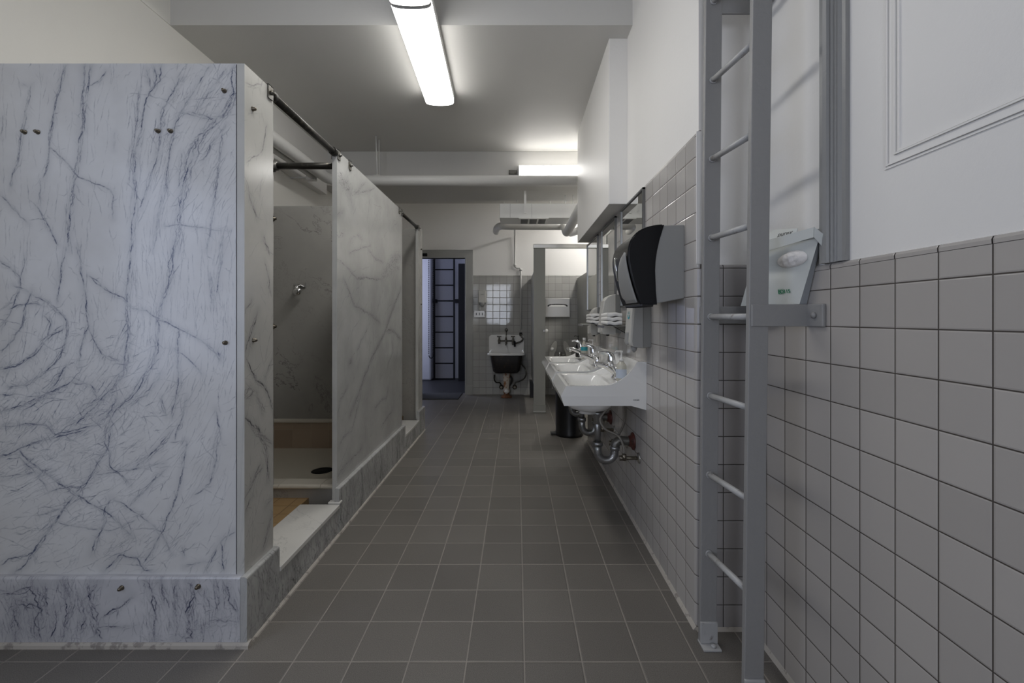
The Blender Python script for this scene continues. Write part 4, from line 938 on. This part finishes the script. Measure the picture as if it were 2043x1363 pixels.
# ------------------------------------------------------------------ wash basins
ZR = .829
def sprof(x):      # height of the side wing along the depth of the basin
    pts = [(.259, ZR), (.465, .831), (.50, .838), (.5466, .860), (.58, .885), (.610, .918), (.634, .953), (.648, .958), (.684, .957)]
    for (a, za), (b, zb_) in zip(pts[:-1], pts[1:]):
        if x <= b: t = max(0, (x-a)/(b-a)); return za+(zb_-za)*t
    return .957
def sst(a, b, x): t = min(1, max(0, (x-a)/(b-a))); return t*t*(3-2*t)
WB = .54
def basin_mesh():
    m_ = MB(); NX, NY = 76, 72; X0, X1 = .259, .684
    xs = [X0+(X1-X0)*i/(NX-1) for i in range(NX)]; ys = [WB*j/(NY-1) for j in range(NY)]
    top = []
    for y in ys:
        for x in xs:
            e = min(y, WB-y); ws = 1-sst(.010, .045, e); fr = x-X0
            deck = ZR-.003*sst(.015, .04, min(e, fr))+.006*sst(.54, .60, x)
            z = deck+(sprof(x)-deck)*ws
            wb_ = sst(.622, .650, x); z = max(z, z+(.957-z)*wb_)
            cx = abs(x-.408)/.126; cy = abs(y-WB/2)/.236
            qv = (cx**4.6+cy**4.6)**(1/4.6)
            z -= .125*(1-sst(.62, 1.0, qv)**1.0)
            z -= 0 if qv < 1 else 0
            top.append((x, y, z))
    m_.add(top, [(j*NX+i, j*NX+i+1, (j+1)*NX+i+1, (j+1)*NX+i) for j in range(NY-1) for i in range(NX-1)], True)
    # outline loop of the top going round, dropped down in three steps
    loop = [(0, i) for i in range(NX)]+[(j, NX-1) for j in range(1, NY)]+[(NY-1, i) for i in range(NX-2, -1, -1)]+[(j, 0) for j in range(NY-2, 0, -1)]
    base = [top[j*NX+i] for j, i in loop]
    def remap(x, x0): return x0+(x-X0)*(X1-x0)/(X1-X0)
    def ring(x0, zf, ins):
        o = []
        for (x, y, z) in base:
            yy = min(max(y, ins), WB-ins) if ins else y
            o.append((remap(x, x0), yy, zf(remap(x, x0), z)))
        return o
    r1 = ring(.232, lambda x, z: .776, 0); r2 = ring(.250, lambda x, z: .724 if x < .605 else .724-(x-.605)/.079*.022, .004)
    L = len(base); b = len(m_.v)
    m_.add(base+r1+r2, [(k, (k+1) % L, L+(k+1) % L, L+k) for k in range(L)]+[(L+k, L+(k+1) % L, 2*L+(k+1) % L, 2*L+k) for k in range(L)])
    b = len(m_.v)-L
    m_.f.append(tuple(b+k for k in range(L))); m_.sm.append(False)
    # underside of the bowl
    cx, cy = .42, WB/2; N = 32; rr = []
    for r_, z in ((1.0, .724), (.97, .70), (.80, .672), (.50, .655), (.28, .650)):
        rr.append([(cx+.15*r_*math.cos(2*PI*k/N), cy+.21*r_*math.sin(2*PI*k/N), z) for k in range(N)])
    rr.append([(cx+.055*math.cos(2*PI*k/N), cy+.055*math.sin(2*PI*k/N), .632) for k in range(N)])
    vs = [p for r_ in rr for p in r_]
    m_.add(vs, [(i*N+k, i*N+(k+1) % N, (i+1)*N+(k+1) % N, (i+1)*N+k) for i in range(len(rr)-1) for k in range(N)]+[tuple((len(rr)-1)*N+k for k in range(N))], True)
    return m_
def make_basin():
    t = thing('wash_basin', '', 'wash basin', (0, 2.313, 0), 'wall-hung basins')
    bo = basin_mesh().build('bowl', M['porc'], t)
    MB().lathe((.405, WB/2, .7045), [(.024, 0), (.024, .003), (.016, .002), (.0, .001)], 'z', 20).build('drain', M['chrome'], t)
    # maker's mark on the near side (dark small lettering)
    text_mesh('lettering', 'KOHLER', .0085, M['ink'], t, Matrix.Translation((.630, .0004, .753)) @ Matrix.Rotation(PI/2, 4, 'X'))
    # back holes
    for x_, y_ in ((.585, .36), (.585, .18)): pass
    # faucet : chunky single lever
    fx, fy = .590, WB/2
    f = MB()
    f.lathe((fx, fy, .834), [(.034, 0), (.034, .008), (.028, .014), (.026, .05), (.024, .07), (.0, .071)], 'z', 24)
    fo = f.build('faucet', M['chrome'], t)
    bp_ = smooth_path([(fx, fy, .838), (fx-.004, fy, .862), (fx-.016, fy, .888), (fx-.028, fy, .914)], 5)
    MB().tube(bp_, [.027-.006*k/(len(bp_)-1) for k in range(len(bp_))], 18).build('faucet_body', M['chrome'], fo)
    sp2 = smooth_path([(fx-.006, fy, .858), (fx-.030, fy, .884), (fx-.065, fy, .903), (fx-.100, fy, .915), (fx-.136, fy, .922)], 6)
    MB().tube(sp2, [.021-.009*k/(len(sp2)-1) for k in range(len(sp2))], 18).build('spout', M['chrome'], fo)
    MB().tube([(fx-.124, fy, .918), (fx-.124, fy, .895)], [.012, .0115], 16).build('aerator', M['chrome'], fo)
    lv = smooth_path([(fx-.028, fy, .914), (fx-.032, fy, .938), (fx-.036, fy, .962), (fx-.052, fy, .980), (fx-.080, fy, .989), (fx-.112, fy, .985)], 5)
    k_ = len(lv); MB().tube(lv, [float(np.interp(i/(k_-1), [0, .2, .42, .6, .8, 1], [.0235, .0245, .0215, .0125, .0075, .0060])) for i in range(k_)], 16).build('lever', M['chrome'], fo)
    MB().lathe((fx-.027, fy, .913), [(.0235, -.005), (.0255, 0), (.0235, .005)], 'z', 20).build('collar', M['chrome'], fo)
    # tailpiece, trap, wall pipe
    tx, ty = .474, .262
    MB().tube([(tx, ty, .640), (tx, ty, .43)], .019, 16).lathe((tx, ty, .64), [(.036, 0), (.036, -.012), (.024, -.03), (.023, -.07), (.020, -.072)], 'z', 20).build('tailpiece', M['galv'], t)
    cx_ = tx+.050
    U_ = [(tx, ty, .455), (tx, ty, .41)]+[(cx_-.050*math.cos(a_), ty, .405-.052*math.sin(a_)) for a_ in [PI*i/12 for i in range(13)]]+[(tx+.10, ty, .43)]
    MB().tube(U_, .0235, 18).build('trap_bend', M['galv'], t)
    sn = MB().lathe((tx, ty, .452), [(.030, -.012), (.031, .008), (.026, .012)], 'z', 20); sn.build('slip_nut', M['galv'], t); sn = MB().lathe((tx+.10, ty, .425), [(.028, -.012), (.030, .008), (.024, .014)], 'z', 20); sn.build('slip_nut', M['galv'], t)
    el = smooth_path([(tx+.10, ty, .42), (tx+.105, ty, .45), (tx+.125, ty, .468), (tx+.155, ty, .468), (.684, ty, .466)], 6)
    MB().tube(el, .026, 18).build('wall_pipe', M['bracket'], t)
    MB().lathe((.684, ty, .466), [(.052, 0), (.050, -.008), (.035, -.014), (.030, -.03)], 'x', 26).build('wall_flange', M['redflange'], t)
    # supply valves and braided hoses
    for (yy, zz, hose) in ((.142, .405, [(.600, .15, .42), (.600, .15, .46), (.575, .17, .52), (.50, .17, .56), (.475, .19, .61), (.51, .20, .66), (.58, .22, .72)]),
                           (.42, .41, [(.60, .42, .42), (.63, .41, .46), (.66, .38, .55), (.655, .34, .64), (.62, .30, .72)])):
        v = MB().tube([(.684, yy, zz), (.595, yy, zz)], .010, 12); v.lathe((.60, yy, zz), [(.014, -.012), (.015, .0), (.013, .02), (.009, .024)], 'z', 14)
        v.tube([(.60, yy, zz), (.572, yy, zz)], .015, 12); vo = v.build('supply_valve', M['bolt'], t)
        MB().lathe((.684, yy, zz), [(.030, 0), (.029, -.004), (.012, -.012)], 'x', 20).build('escutcheon', M['steel'], vo)
        MB().tube(smooth_path(hose, 8), .0065, 10).build('supply_hose', M['hose'], t)
    return t
b1 = make_basin(); b1['label'] = 'nearest of the three white wall-hung wash basins'
b2 = copy_tree(b1); b2.location = (0, 2.930, 0); b2['label'] = 'middle white wall-hung wash basin between two others'
b3 = copy_tree(b1); b3.location = (0, 3.548, 0); b3['label'] = 'farthest white wall-hung wash basin, by the toilet partition'

# ------------------------------------------------------------------ mirrors, shelves, towels
def mirror(y0, y1, lab, z0=1.255, z1=1.885):
    t = thing('wall_mirror', lab, 'mirror', (0, 0, 0), 'mirrors over the basins')
    box('glass', M['mirror'], .676, .683, y0+.008, y1-.008, z0+.008, z1-.008, t)
    f = MB(); f.box(.669, .684, y0, y0+.012, z0, z1); f.box(.669, .684, y1-.012, y1, z0, z1); f.box(.669, .684, y0, y1, z0, z0+.012); f.box(.669, .684, y0, y1, z1-.012, z1)
    f.build('frame', M['frame'], t, .001)
    return t
mirror(2.335, 2.845, 'steel framed wall mirror nearest the black towel dispenser'); mirror(3.0, 3.50, 'middle steel framed wall mirror over the basins'); mirror(3.66, 4.21, 'farthest steel framed wall mirror at the wall end')
def shelf(y0, y1, x0_, lab):
    t = thing('wall_shelf', lab, 'shelf', (0, 0, 0), 'steel shelves over the basins')
    box('shelf_board', M['steel'], x0_, .684, y0, y1, 1.138, 1.142, t)
    box('front_lip', M['steel'], x0_-.002, x0_+.002, y0, y1, 1.128, 1.142, t)
    for y in (y0+.05, y1-.07): MB().prism([(.684, 1.138), (.60, 1.138), (.684, 1.09)], 'y', y, y+.02).build('shelf_bracket', M['bracket'], t)
    return t
shelf(3.28, 3.50, .49, 'far thin steel shelf holding towels before the farthest mirror'); shelf(2.62, 2.84, .525, 'nearer thin steel shelf holding towels, behind the teal-marked dispenser')
def towels(y0, y1, x0, n, grp, names):
    base = None
    for k in range(n):
        def fn(u, v, top=0):
            x = x0+(x0+.088-x0)*u; y = y0+(y1-y0)*v
            return x, y
        m_ = MB(); th = .0225; NU, NV = 14, 18
        def zf(u, v, up):
            sag = -.012*sst(.6, 1, v)*k
            return (th*.92 if up else 0)+.0035*math.sin(u*9+k*1.3+v*2)*(1-u*.3)+sag*0
        for up in (0, 1): m_.grid(lambda u, v: (*fn(u, v), zf(u, v, up)), NU, NV)
        # side skirts, folded edge bulging on the room side
        for side in range(4):
            def ed(u, v):
                if side == 0: a_, b_ = u, 0
                elif side == 1: a_, b_ = u, 1
                elif side == 2: a_, b_ = 0, u
                else: a_, b_ = 1, u
                x, y = fn(a_, b_); z = zf(a_, b_, 0)*(1-v)+zf(a_, b_, 1)*v; bul = .0035*math.sin(PI*v)
                return (x-(bul if a_ == 0 else 0), y-(bul if b_ == 0 else 0), z)
            m_.grid(ed, NU if side < 2 else NV, 5)
        o = m_.build('paper_towel', M['towel']); o.location = (0, 0, 1.1462+k*.0262)
        tag(o, names[k], 'paper towel', grp)
NT1 = ['bottom', 'middle', 'top']
towels(3.30, 3.49, .555, 3, 'paper towels on the far shelf', [f'folded white paper towels, {q_} layer of the pile on the far shelf' for q_ in NT1])
towels(2.64, 2.83, .545, 3, 'paper towels on the nearer shelf', [f'folded white paper towels, {q_} layer of the pile on the nearer shelf' for q_ in NT1])

# ------------------------------------------------------------------ dispensers on the wash wall
def rounded_profile(prot, z0, z1, rt, rb=.01):
    pts = [(.684, z0), (.684-prot+rb, z0), (.684-prot*.98, z0+rb)]
    for k in range(9):
        a_ = PI/2*k/8; pts.append((.684-prot+rt-rt*math.cos(a_)*1.0, z1-rt*1.0+rt*1.0*math.sin(a_)))
    pts.append((.684, z1)); return pts
def white_disp(y0, y1, prot, z0, z1, lab):
    t = thing('soap_dispenser', lab, 'soap dispenser', (0, 0, 0))
    bk = MB().prism([(.684, z0+.01), (.684-.035, z0+.01), (.684-.035, z1-.004), (.684, z1-.004)], 'y', y0+.004, y1-.004); bk.build('back_plate', M['mplastic'], t, .002)
    pr = [(.650, z0), (.684-prot*.9, z0), (.684-prot, z0+.02), (.684-prot*.95, z0+(z1-z0)*.55), (.684-prot*.86, z1-.045), (.684-prot*.7, z1-.02), (.684-prot*.45, z1-.004), (.650, z1)]
    MB().prism(pr, 'y', y0, y1).build('cover', M['lplastic'], t, .006, 3)
    MB().box(.684-prot-.012, .684-prot+.01, (y0+y1)/2-.02, (y0+y1)/2+.02, z0+.01, z0+.07).build('push_lever', M['lplastic'], t, .004)
    MB().lathe((.684-prot*.6, (y0+y1)/2, z0), [(.012, 0), (.010, -.012)], 'z', 12).build('nozzle', M['black'], t)
    return t
white_disp(3.52, 3.63, .094, 1.05, 1.276, 'light grey soap dispenser between the middle and farthest mirrors')
white_disp(2.87, 2.985, .130, 1.08, 1.345, 'large pale soap dispenser between the nearest and middle mirrors')
t = thing('soap_dispenser', 'grey soap dispenser with teal mark just below the black towel dispenser', 'soap dispenser')
yA, yB = 2.227, 2.34
MB().prism([(.684, 1.04), (.640, 1.035), (.640, 1.30), (.684, 1.30)], 'y', yA+.003, yB-.003).build('back_plate', M['mplastic'], t, .003)
MB().prism([(.642, 1.035), (.592, 1.040), (.581, 1.06), (.600, 1.24), (.606, 1.30), (.642, 1.30)], 'y', yA, yB).build('body', M['gplastic'], t, .003)
MB().prism([(.593, 1.042), (.578, 1.05), (.574, 1.065), (.583, 1.20), (.592, 1.30), (.605, 1.30), (.598, 1.20), (.588, 1.07)], 'y', yA-.001, yB+.001).build('front_cover', M['lplastic'], t, .003)
MB().box(.567, .582, (yA+yB)/2-.022, (yA+yB)/2+.022, 1.05, 1.115).build('push_lever', M['gplastic'], t, .006)
MB().lathe((.605, yA+.04, 1.04), [(.018, 0), (.014, -.018), (.006, -.028)], 'z', 14).build('nozzle', M['gplastic'], t)
# teal smile mark on the cover front
mk = MB(); yc = (yA+yB)/2+.0; zc = 1.205
def fx_(z): return .583-(z-1.20)*(-.09)-.0012
for k in range(10):
    a0, a1 = PI+PI*k/10, PI+PI*(k+1)/10; 
    q4 = [(yc+r_*math.cos(a_), zc+r_*.9*math.sin(a_)) for r_, a_ in ((.024, a0), (.024, a1), (.015, a1), (.015, a0))]
    mk.add([(fx_(z), y, z) for y, z in q4], [(0, 1, 2, 3)])
for s in (-1, 1): mk.add([(fx_(z), y, z) for y, z in ((yc+s*.008, zc+.004), (yc+s*.014, zc+.018), (yc+s*.018, zc+.004))], [(0, 1, 2)])
sm = mk.build('teal_mark', M['teal'], t); so = sm.modifiers.new('s', 'SOLIDIFY'); so.thickness = .0006
# paper towel dispenser
pt = thing('paper_towel_dispenser', 'big grey and smoked black paper towel dispenser on the tiled wall', 'paper towel dispenser')
def Z_(py): return H+(VY-py)*.0020423
def X_(px): return (px-VX)*.0020423
y0, y1 = 1.789, 2.092
bdy = [(.684, Z_(595)), (X_(1340), Z_(600)), (X_(1309.5), Z_(606)), (X_(1306.5), Z_(580)), (X_(1305), Z_(540)), (X_(1306), Z_(520)), (X_(1309), Z_(500)), (X_(1314), Z_(478)), (X_(1324), Z_(449.5)), (.684, Z_(448.3))]
MB().prism(bdy, 'y', y0, y1).build('housing', M['gplastic'], pt, .004)
cov_o = [(X_(1325), Z_(448.8)), (X_(1305), Z_(451)), (X_(1287), Z_(456)), (X_(1272), Z_(464.7)), (X_(1260), Z_(479)), (X_(1254.5), Z_(499.7)), (X_(1255), Z_(519.6)), (X_(1259.7), Z_(544.5)), (X_(1267), Z_(572)), (X_(1276), Z_(599.4)), (X_(1279), Z_(607))]
cov_o = [(p.x, p.y) for p in smooth_path([(a_, b_, 0) for a_, b_ in cov_o], 4)]
cov = cov_o+[(X_(1311), Z_(608)), (X_(1308.5), Z_(580)), (X_(1307), Z_(540)), (X_(1308), Z_(520)), (X_(1311), Z_(500)), (X_(1316), Z_(478))]
MB().prism(cov, 'y', y0-.002, y1+.002).build('smoked_cover', M['smoke'], pt, .004, 3)
def cov_x(z):
    pts = cov_o
    for (xa_, za_), (xb_, zb_) in zip(pts[:-1], pts[1:]):
        if zb_ <= z <= za_: tq = (za_-z)/(za_-zb_+1e-9); return xa_+(xb_-xa_)*tq
    return pts[-1][0]
# glossy edge bead round the near side of the cover
MB().tube([(x-.001, y0+.002, z) for x, z in cov_o[1:]], .0032, 8).build('cover_bead', M['smoke'], pt)
# grey lower front panel (arched) and window slit, both follow the curve of the cover
def patch(name, m, outline, lift, parent, thick=.004):
    """outline: list of (z, y_lo, y_hi)"""
    n = len(outline); K = 8; v = []
    for z, a_, b_ in outline:
        for k in range(K+1):
            tq = k/K; v.append((cov_x(z)-lift-.004*math.sin(PI*tq), a_+(b_-a_)*tq, z))
    fs = [(i*(K+1)+k, i*(K+1)+k+1, (i+1)*(K+1)+k+1, (i+1)*(K+1)+k) for i in range(n-1) for k in range(K)]
    o = MB().add(v, fs, True).build(name, m, parent); s_ = o.modifiers.new('s', 'SOLIDIFY'); s_.thickness = thick
    return o
zz0, zz1 = Z_(603), Z_(503)
ol = []
for k in range(15):
    tq = k/14; z = zz0+(zz1-zz0)*tq; half = max(.004, 1-tq**2.0)**.5
    ya = y0+.012+.0*tq; yb = y0+.012+.215*half*(.82 if tq < .1 else 1)
    ol.append((z, ya, yb))
patch('grey_front_panel', M['gplastic'], ol, .007, pt)
ol = []
zs0, zs1 = Z_(551), Z_(498)
for k in range(13):
    tq = k/12; half = math.sin(PI*min(.97, max(.03, tq)))**.6
    ol.append((zs0+(zs1-zs0)*tq, 2.035-.014*half, 2.035+.014*half))
patch('window_slit', M['mirror'], ol, .001, pt, .002)
te = MB()
te.prism([(y0+.01, Z_(606)), (y0+.01, Z_(609))]+[(y0+.02+.0045*k*1.0, Z_(609 if k % 2 else 612)) for k in range(60)]+[(y1-.01, Z_(609)), (y1-.01, Z_(606))], 'x', X_(1283), X_(1305))
te.build('tear_bar', M['smoke2'], pt)

# ------------------------------------------------------------------ bottles
def pump_bottle(loc, h, r, body, lab, pumpm, label=None, wide=1.0, rot=0):
    t = thing('soap_bottle', lab, 'soap bottle', loc, 'soap bottles on the basins'); t.rotation_euler = (0, 0, rot)
    hb = h*.66
    o = MB().lathe((0, 0, 0), [(r*.9, 0), (r, .006), (r, hb*.74), (r*.88, hb*.84), (r*.5, hb*.95), (r*.36, hb)], 'z', 28).build('bottle_body', body, t)
    MB().lathe((0, 0, 0), [(r*.42, hb), (r*.42, hb+.014), (r*.18, hb+.018), (r*.16, h-.010), (r*.3, h-.008), (r*.3, h), (0.0005, h)], 'z', 16).tube([(0, 0, h-.004), (-.030, 0, h-.003), (-.036, 0, h-.010)], [.0055, .004, .003], 8).build('pump', pumpm, t)
    if label: MB().lathe((0, 0, 0), [(r*1.012, hb*.18), (r*1.012, hb*.62)], 'z', 28, cap=False).build('label', label, t)
    return t
pump_bottle((.585, 2.455, .8335), .172, .029, M['liquid'], 'clear pump bottle of pale soap on the nearest basin', M['whitepl'], M['label'])
pump_bottle((.582, 3.36, .8335), .19, .026, M['whitepl'], 'white pump bottle at the back of the middle basin', M['whitepl'])
pump_bottle((.556, 3.98, .8335), .195, .024, M['black'], 'black pump bottle on the farthest basin', M['black'])
t = thing('soap_bottle', 'clear bottle with teal label on the farthest basin', 'soap bottle', (.560, 3.64, .8335), 'soap bottles on the basins')
MB().lathe((0, 0, 0), [(.026, 0), (.028, .006), (.028, .105), (.024, .125), (.012, .158), (.010, .165)], 'z', 28).build('bottle_body', M['liquid'], t)
MB().lathe((0, 0, 0), [(.014, .166), (.014, .188), (.012, .19)], 'z', 18).build('cap', M['whitepl'], t)
MB().lathe((0, 0, 0), [(.0285, .085), (.0287, .115)], 'z', 28, cap=False).build('label', M['teal'], t)

# ------------------------------------------------------------------ wall ladder
ld = thing('wall_ladder', 'grey painted steel wall ladder with round rungs in the right foreground', 'ladder')
def stile(y0, y1, xb, slope, z0, z1, wd=.060):
    m_ = MB(); a = xb+slope*z0; b = xb+slope*z1
    m_.add([(a, y0, z0), (a+wd, y0, z0), (a+wd, y1, z0), (a, y1, z0), (b, y0, z1), (b+wd, y0, z1), (b+wd, y1, z1), (b, y1, z1)],
           [(0, 1, 5, 4), (1, 2, 6, 5), (2, 3, 7, 6), (3, 0, 4, 7), (0, 3, 2, 1), (4, 5, 6, 7)])
    return m_.build('stile', M['ladder'], ld, .0025)
RS = (.6676, .0089); FS = (.6962, .0125)
stile(1.598, 1.618, *RS, .0, 3.2); stile(1.344, 1.364, *FS, .0, 3.2)
for k in range(-3, 7):
    z = 1.193+.287*k
    if z < .1: continue
    MB().tube([(FS[0]+FS[1]*z+.028, 1.350, z), (RS[0]+RS[1]*z+.028, 1.592, z)], .0105, 14).lathe((RS[0]+RS[1]*z+.028, 1.598, z), [(.0135, 0), (.0125, -.006)], 'y', 14).build('rung', M['rung'], ld)
def lbracket(y, z0, z1, xs, tab=True):
    m_ = MB(); m_.box(xs, .894, y, y+.012, z0, z1); m_.box(.884, .8955, y-.068, y+.012, z0, z1)
    br = m_.build('wall_bracket', M['ladder'], ld, .003)
    MB().lathe((.884, y-.035, (z0+z1)/2), [(.009, 0), (.009, -.007), (.001, -.009)], 'x', 12).build('bolt', M['ladder'], br)
lbracket(1.338, 1.163, 1.231, .716); lbracket(1.620, 1.168, 1.231, .68)
lbracket(1.600, 2.300, 2.36, .70); lbracket(1.346, 2.300, 2.36, .72)
for y, fs_ in ((1.60, RS), (1.346, FS)):
    m_ = MB(); m_.box(fs_[0]-.002, fs_[0]+.062, y-.040, y+.018, .0, .008); m_.box(fs_[0]-.001, fs_[0]+.061, y-.010, y-.001, .008, .085)
    m_.lathe((fs_[0]+.038, y-.025, .008), [(.009, 0), (.009, .008), (.002, .010)], 'z', 12)
    m_.build('foot_plate', M['rung'], ld, .002)

# ------------------------------------------------------------------ carton of wipes on the ladder bracket
cb = thing('tissue_carton', 'torn white cardboard tissue carton leaning on the ladder bracket', 'carton')
A = Vector((.812, 1.592, 1.232)); B = Vector((.868, 1.348, 1.232)); Bs = Vector((.893, 1.352, 1.232)); As = Vector((.880, 1.592, 1.232))
C_ = Vector(P(1634, 475, 1.27)); D_ = Vector((.826, 1.515, 1.425)); Cs = Vector((.894, 1.275, 1.452)); Ds = Vector((.880, 1.515, 1.46))
NB, NC = 20, 20
def fr_(u, v):
    p = A.lerp(B, u).lerp(D_.lerp(C_, u), v)
    bulge = .010*math.sin(PI*u)*math.sin(PI*v)-.012*math.exp(-((v-.62)/.10)**2)*math.sin(PI*min(1, max(0, u)))**.7
    return p+Vector((-1, -.25, 0)).normalized()*bulge
m_ = MB().grid(fr_, NB, NC)
def quad(a, b, c, d_, n=6): m_.grid(lambda u, v: a.lerp(b, u).lerp(d_.lerp(c, u), v), n, n, False)
m_.build('front_panel', M['card'], cb)
m_ = MB(); quad(B, Bs, Cs, C_); quad(A, As, Ds, D_); quad(A, B, Bs, As); quad(As, Bs, Cs, Ds); m_.build('carton_side', M['card_in'], cb)
# folded top flap, torn rear flap
T = lambda px, py, d_: Vector(P(px, py, d_))
m_ = MB(); a, b, c, d_ = T(1495, 513, 1.50), T(1626, 474, 1.275), T(1627, 454, 1.272), T(1494, 491, 1.50)
off = Vector((-.007, -.005, 0))
quad(a+off, b+off, c+off, d_+off)
quad(c+off, T(1645, 469, 1.262), T(1640, 492, 1.268), b+off)
fo = m_.build('top_flap', M['card'], cb); s_ = fo.modifiers.new('s', 'SOLIDIFY'); s_.thickness = .002
m_ = MB(); quad(T(1494, 492, 1.51), T(1588, 474, 1.36), T(1592, 456, 1.36), T(1545, 459, 1.45))
fo = m_.build('rear_flap', M['card'], cb); s_ = fo.modifiers.new('s', 'SOLIDIFY'); s_.thickness = .002
# tissue showing through the torn opening
ex = (B-A).normalized(); ez = (C_-B).normalized(); en = ex.cross(ez).normalized()
if en.x > 0: en = -en
def tis(u, v):
    a_ = 2*PI*u; du = .22*v*math.cos(a_)*(1+.05*math.sin(3*a_)); dv = .17*v*math.sin(a_)*(1.0 if math.sin(a_) > 0 else .55)
    return fr_(.70+du, .70+dv)+en*(.013*(1-v**2.5)**.5+.0014*math.sin(du*60+dv*25)*(1-v**3)+.0010*math.sin(du*31-dv*70)*(1-v**3)+.001)
MB().grid(tis, 40, 10).build('tissue', M['tissue'], cb)
# green print and grey print
pc_ = T(1567, 574, 1.44); 
def on_face(u, v): return Vector(fr_(u, v))
p0 = on_face(.60, .16); p1 = on_face(.86, .16); p2 = on_face(.60, .30)
ux = (p1-p0).normalized(); uz = (p2-p0); uz = (uz-ux*uz.dot(ux)).normalized(); un = ux.cross(uz)
Mx = Matrix((( ux.x, uz.x, un.x, 0), (ux.y, uz.y, un.y, 0), (ux.z, uz.z, un.z, 0), (0, 0, 0, 1)))
pp_ = on_face(.74, .19)+un*.0012
text_mesh('green_number', 'BD115', .0165, M['green'], cb, Matrix.Translation(pp_) @ Mx)
gb = MB(); 
for (xa_, xb_, za_, zb_) in ((-.0215, -.0010, -.0020, -.0013), (-.0215, -.0010, .0130, .0137), (-.0215, -.0208, -.0020, .0137), (-.0017, -.0010, -.0020, .0137)):
    gb.box(xa_, xb_, za_, zb_, 0, .0004)
gbo = gb.build('green_box', M['green'], cb); gbo.data.transform(Matrix.Translation(pp_) @ Mx)
a, b, d_ = T(1545, 470, 1.44), T(1590, 461, 1.37), T(1548, 459, 1.44)
ux = (b-a).normalized(); uz = (d_-a); uz = (uz-ux*uz.dot(ux)).normalized(); un = ux.cross(uz)
Mx = Matrix(((ux.x, uz.x, un.x, 0), (ux.y, uz.y, un.y, 0), (ux.z, uz.z, un.z, 0), (0, 0, 0, 1)))
text_mesh('grey_print', 'purex', .020, M['ink'], cb, Matrix.Translation(T(1566, 470.5, 1.375)+un*.003) @ Mx, shear=.3)
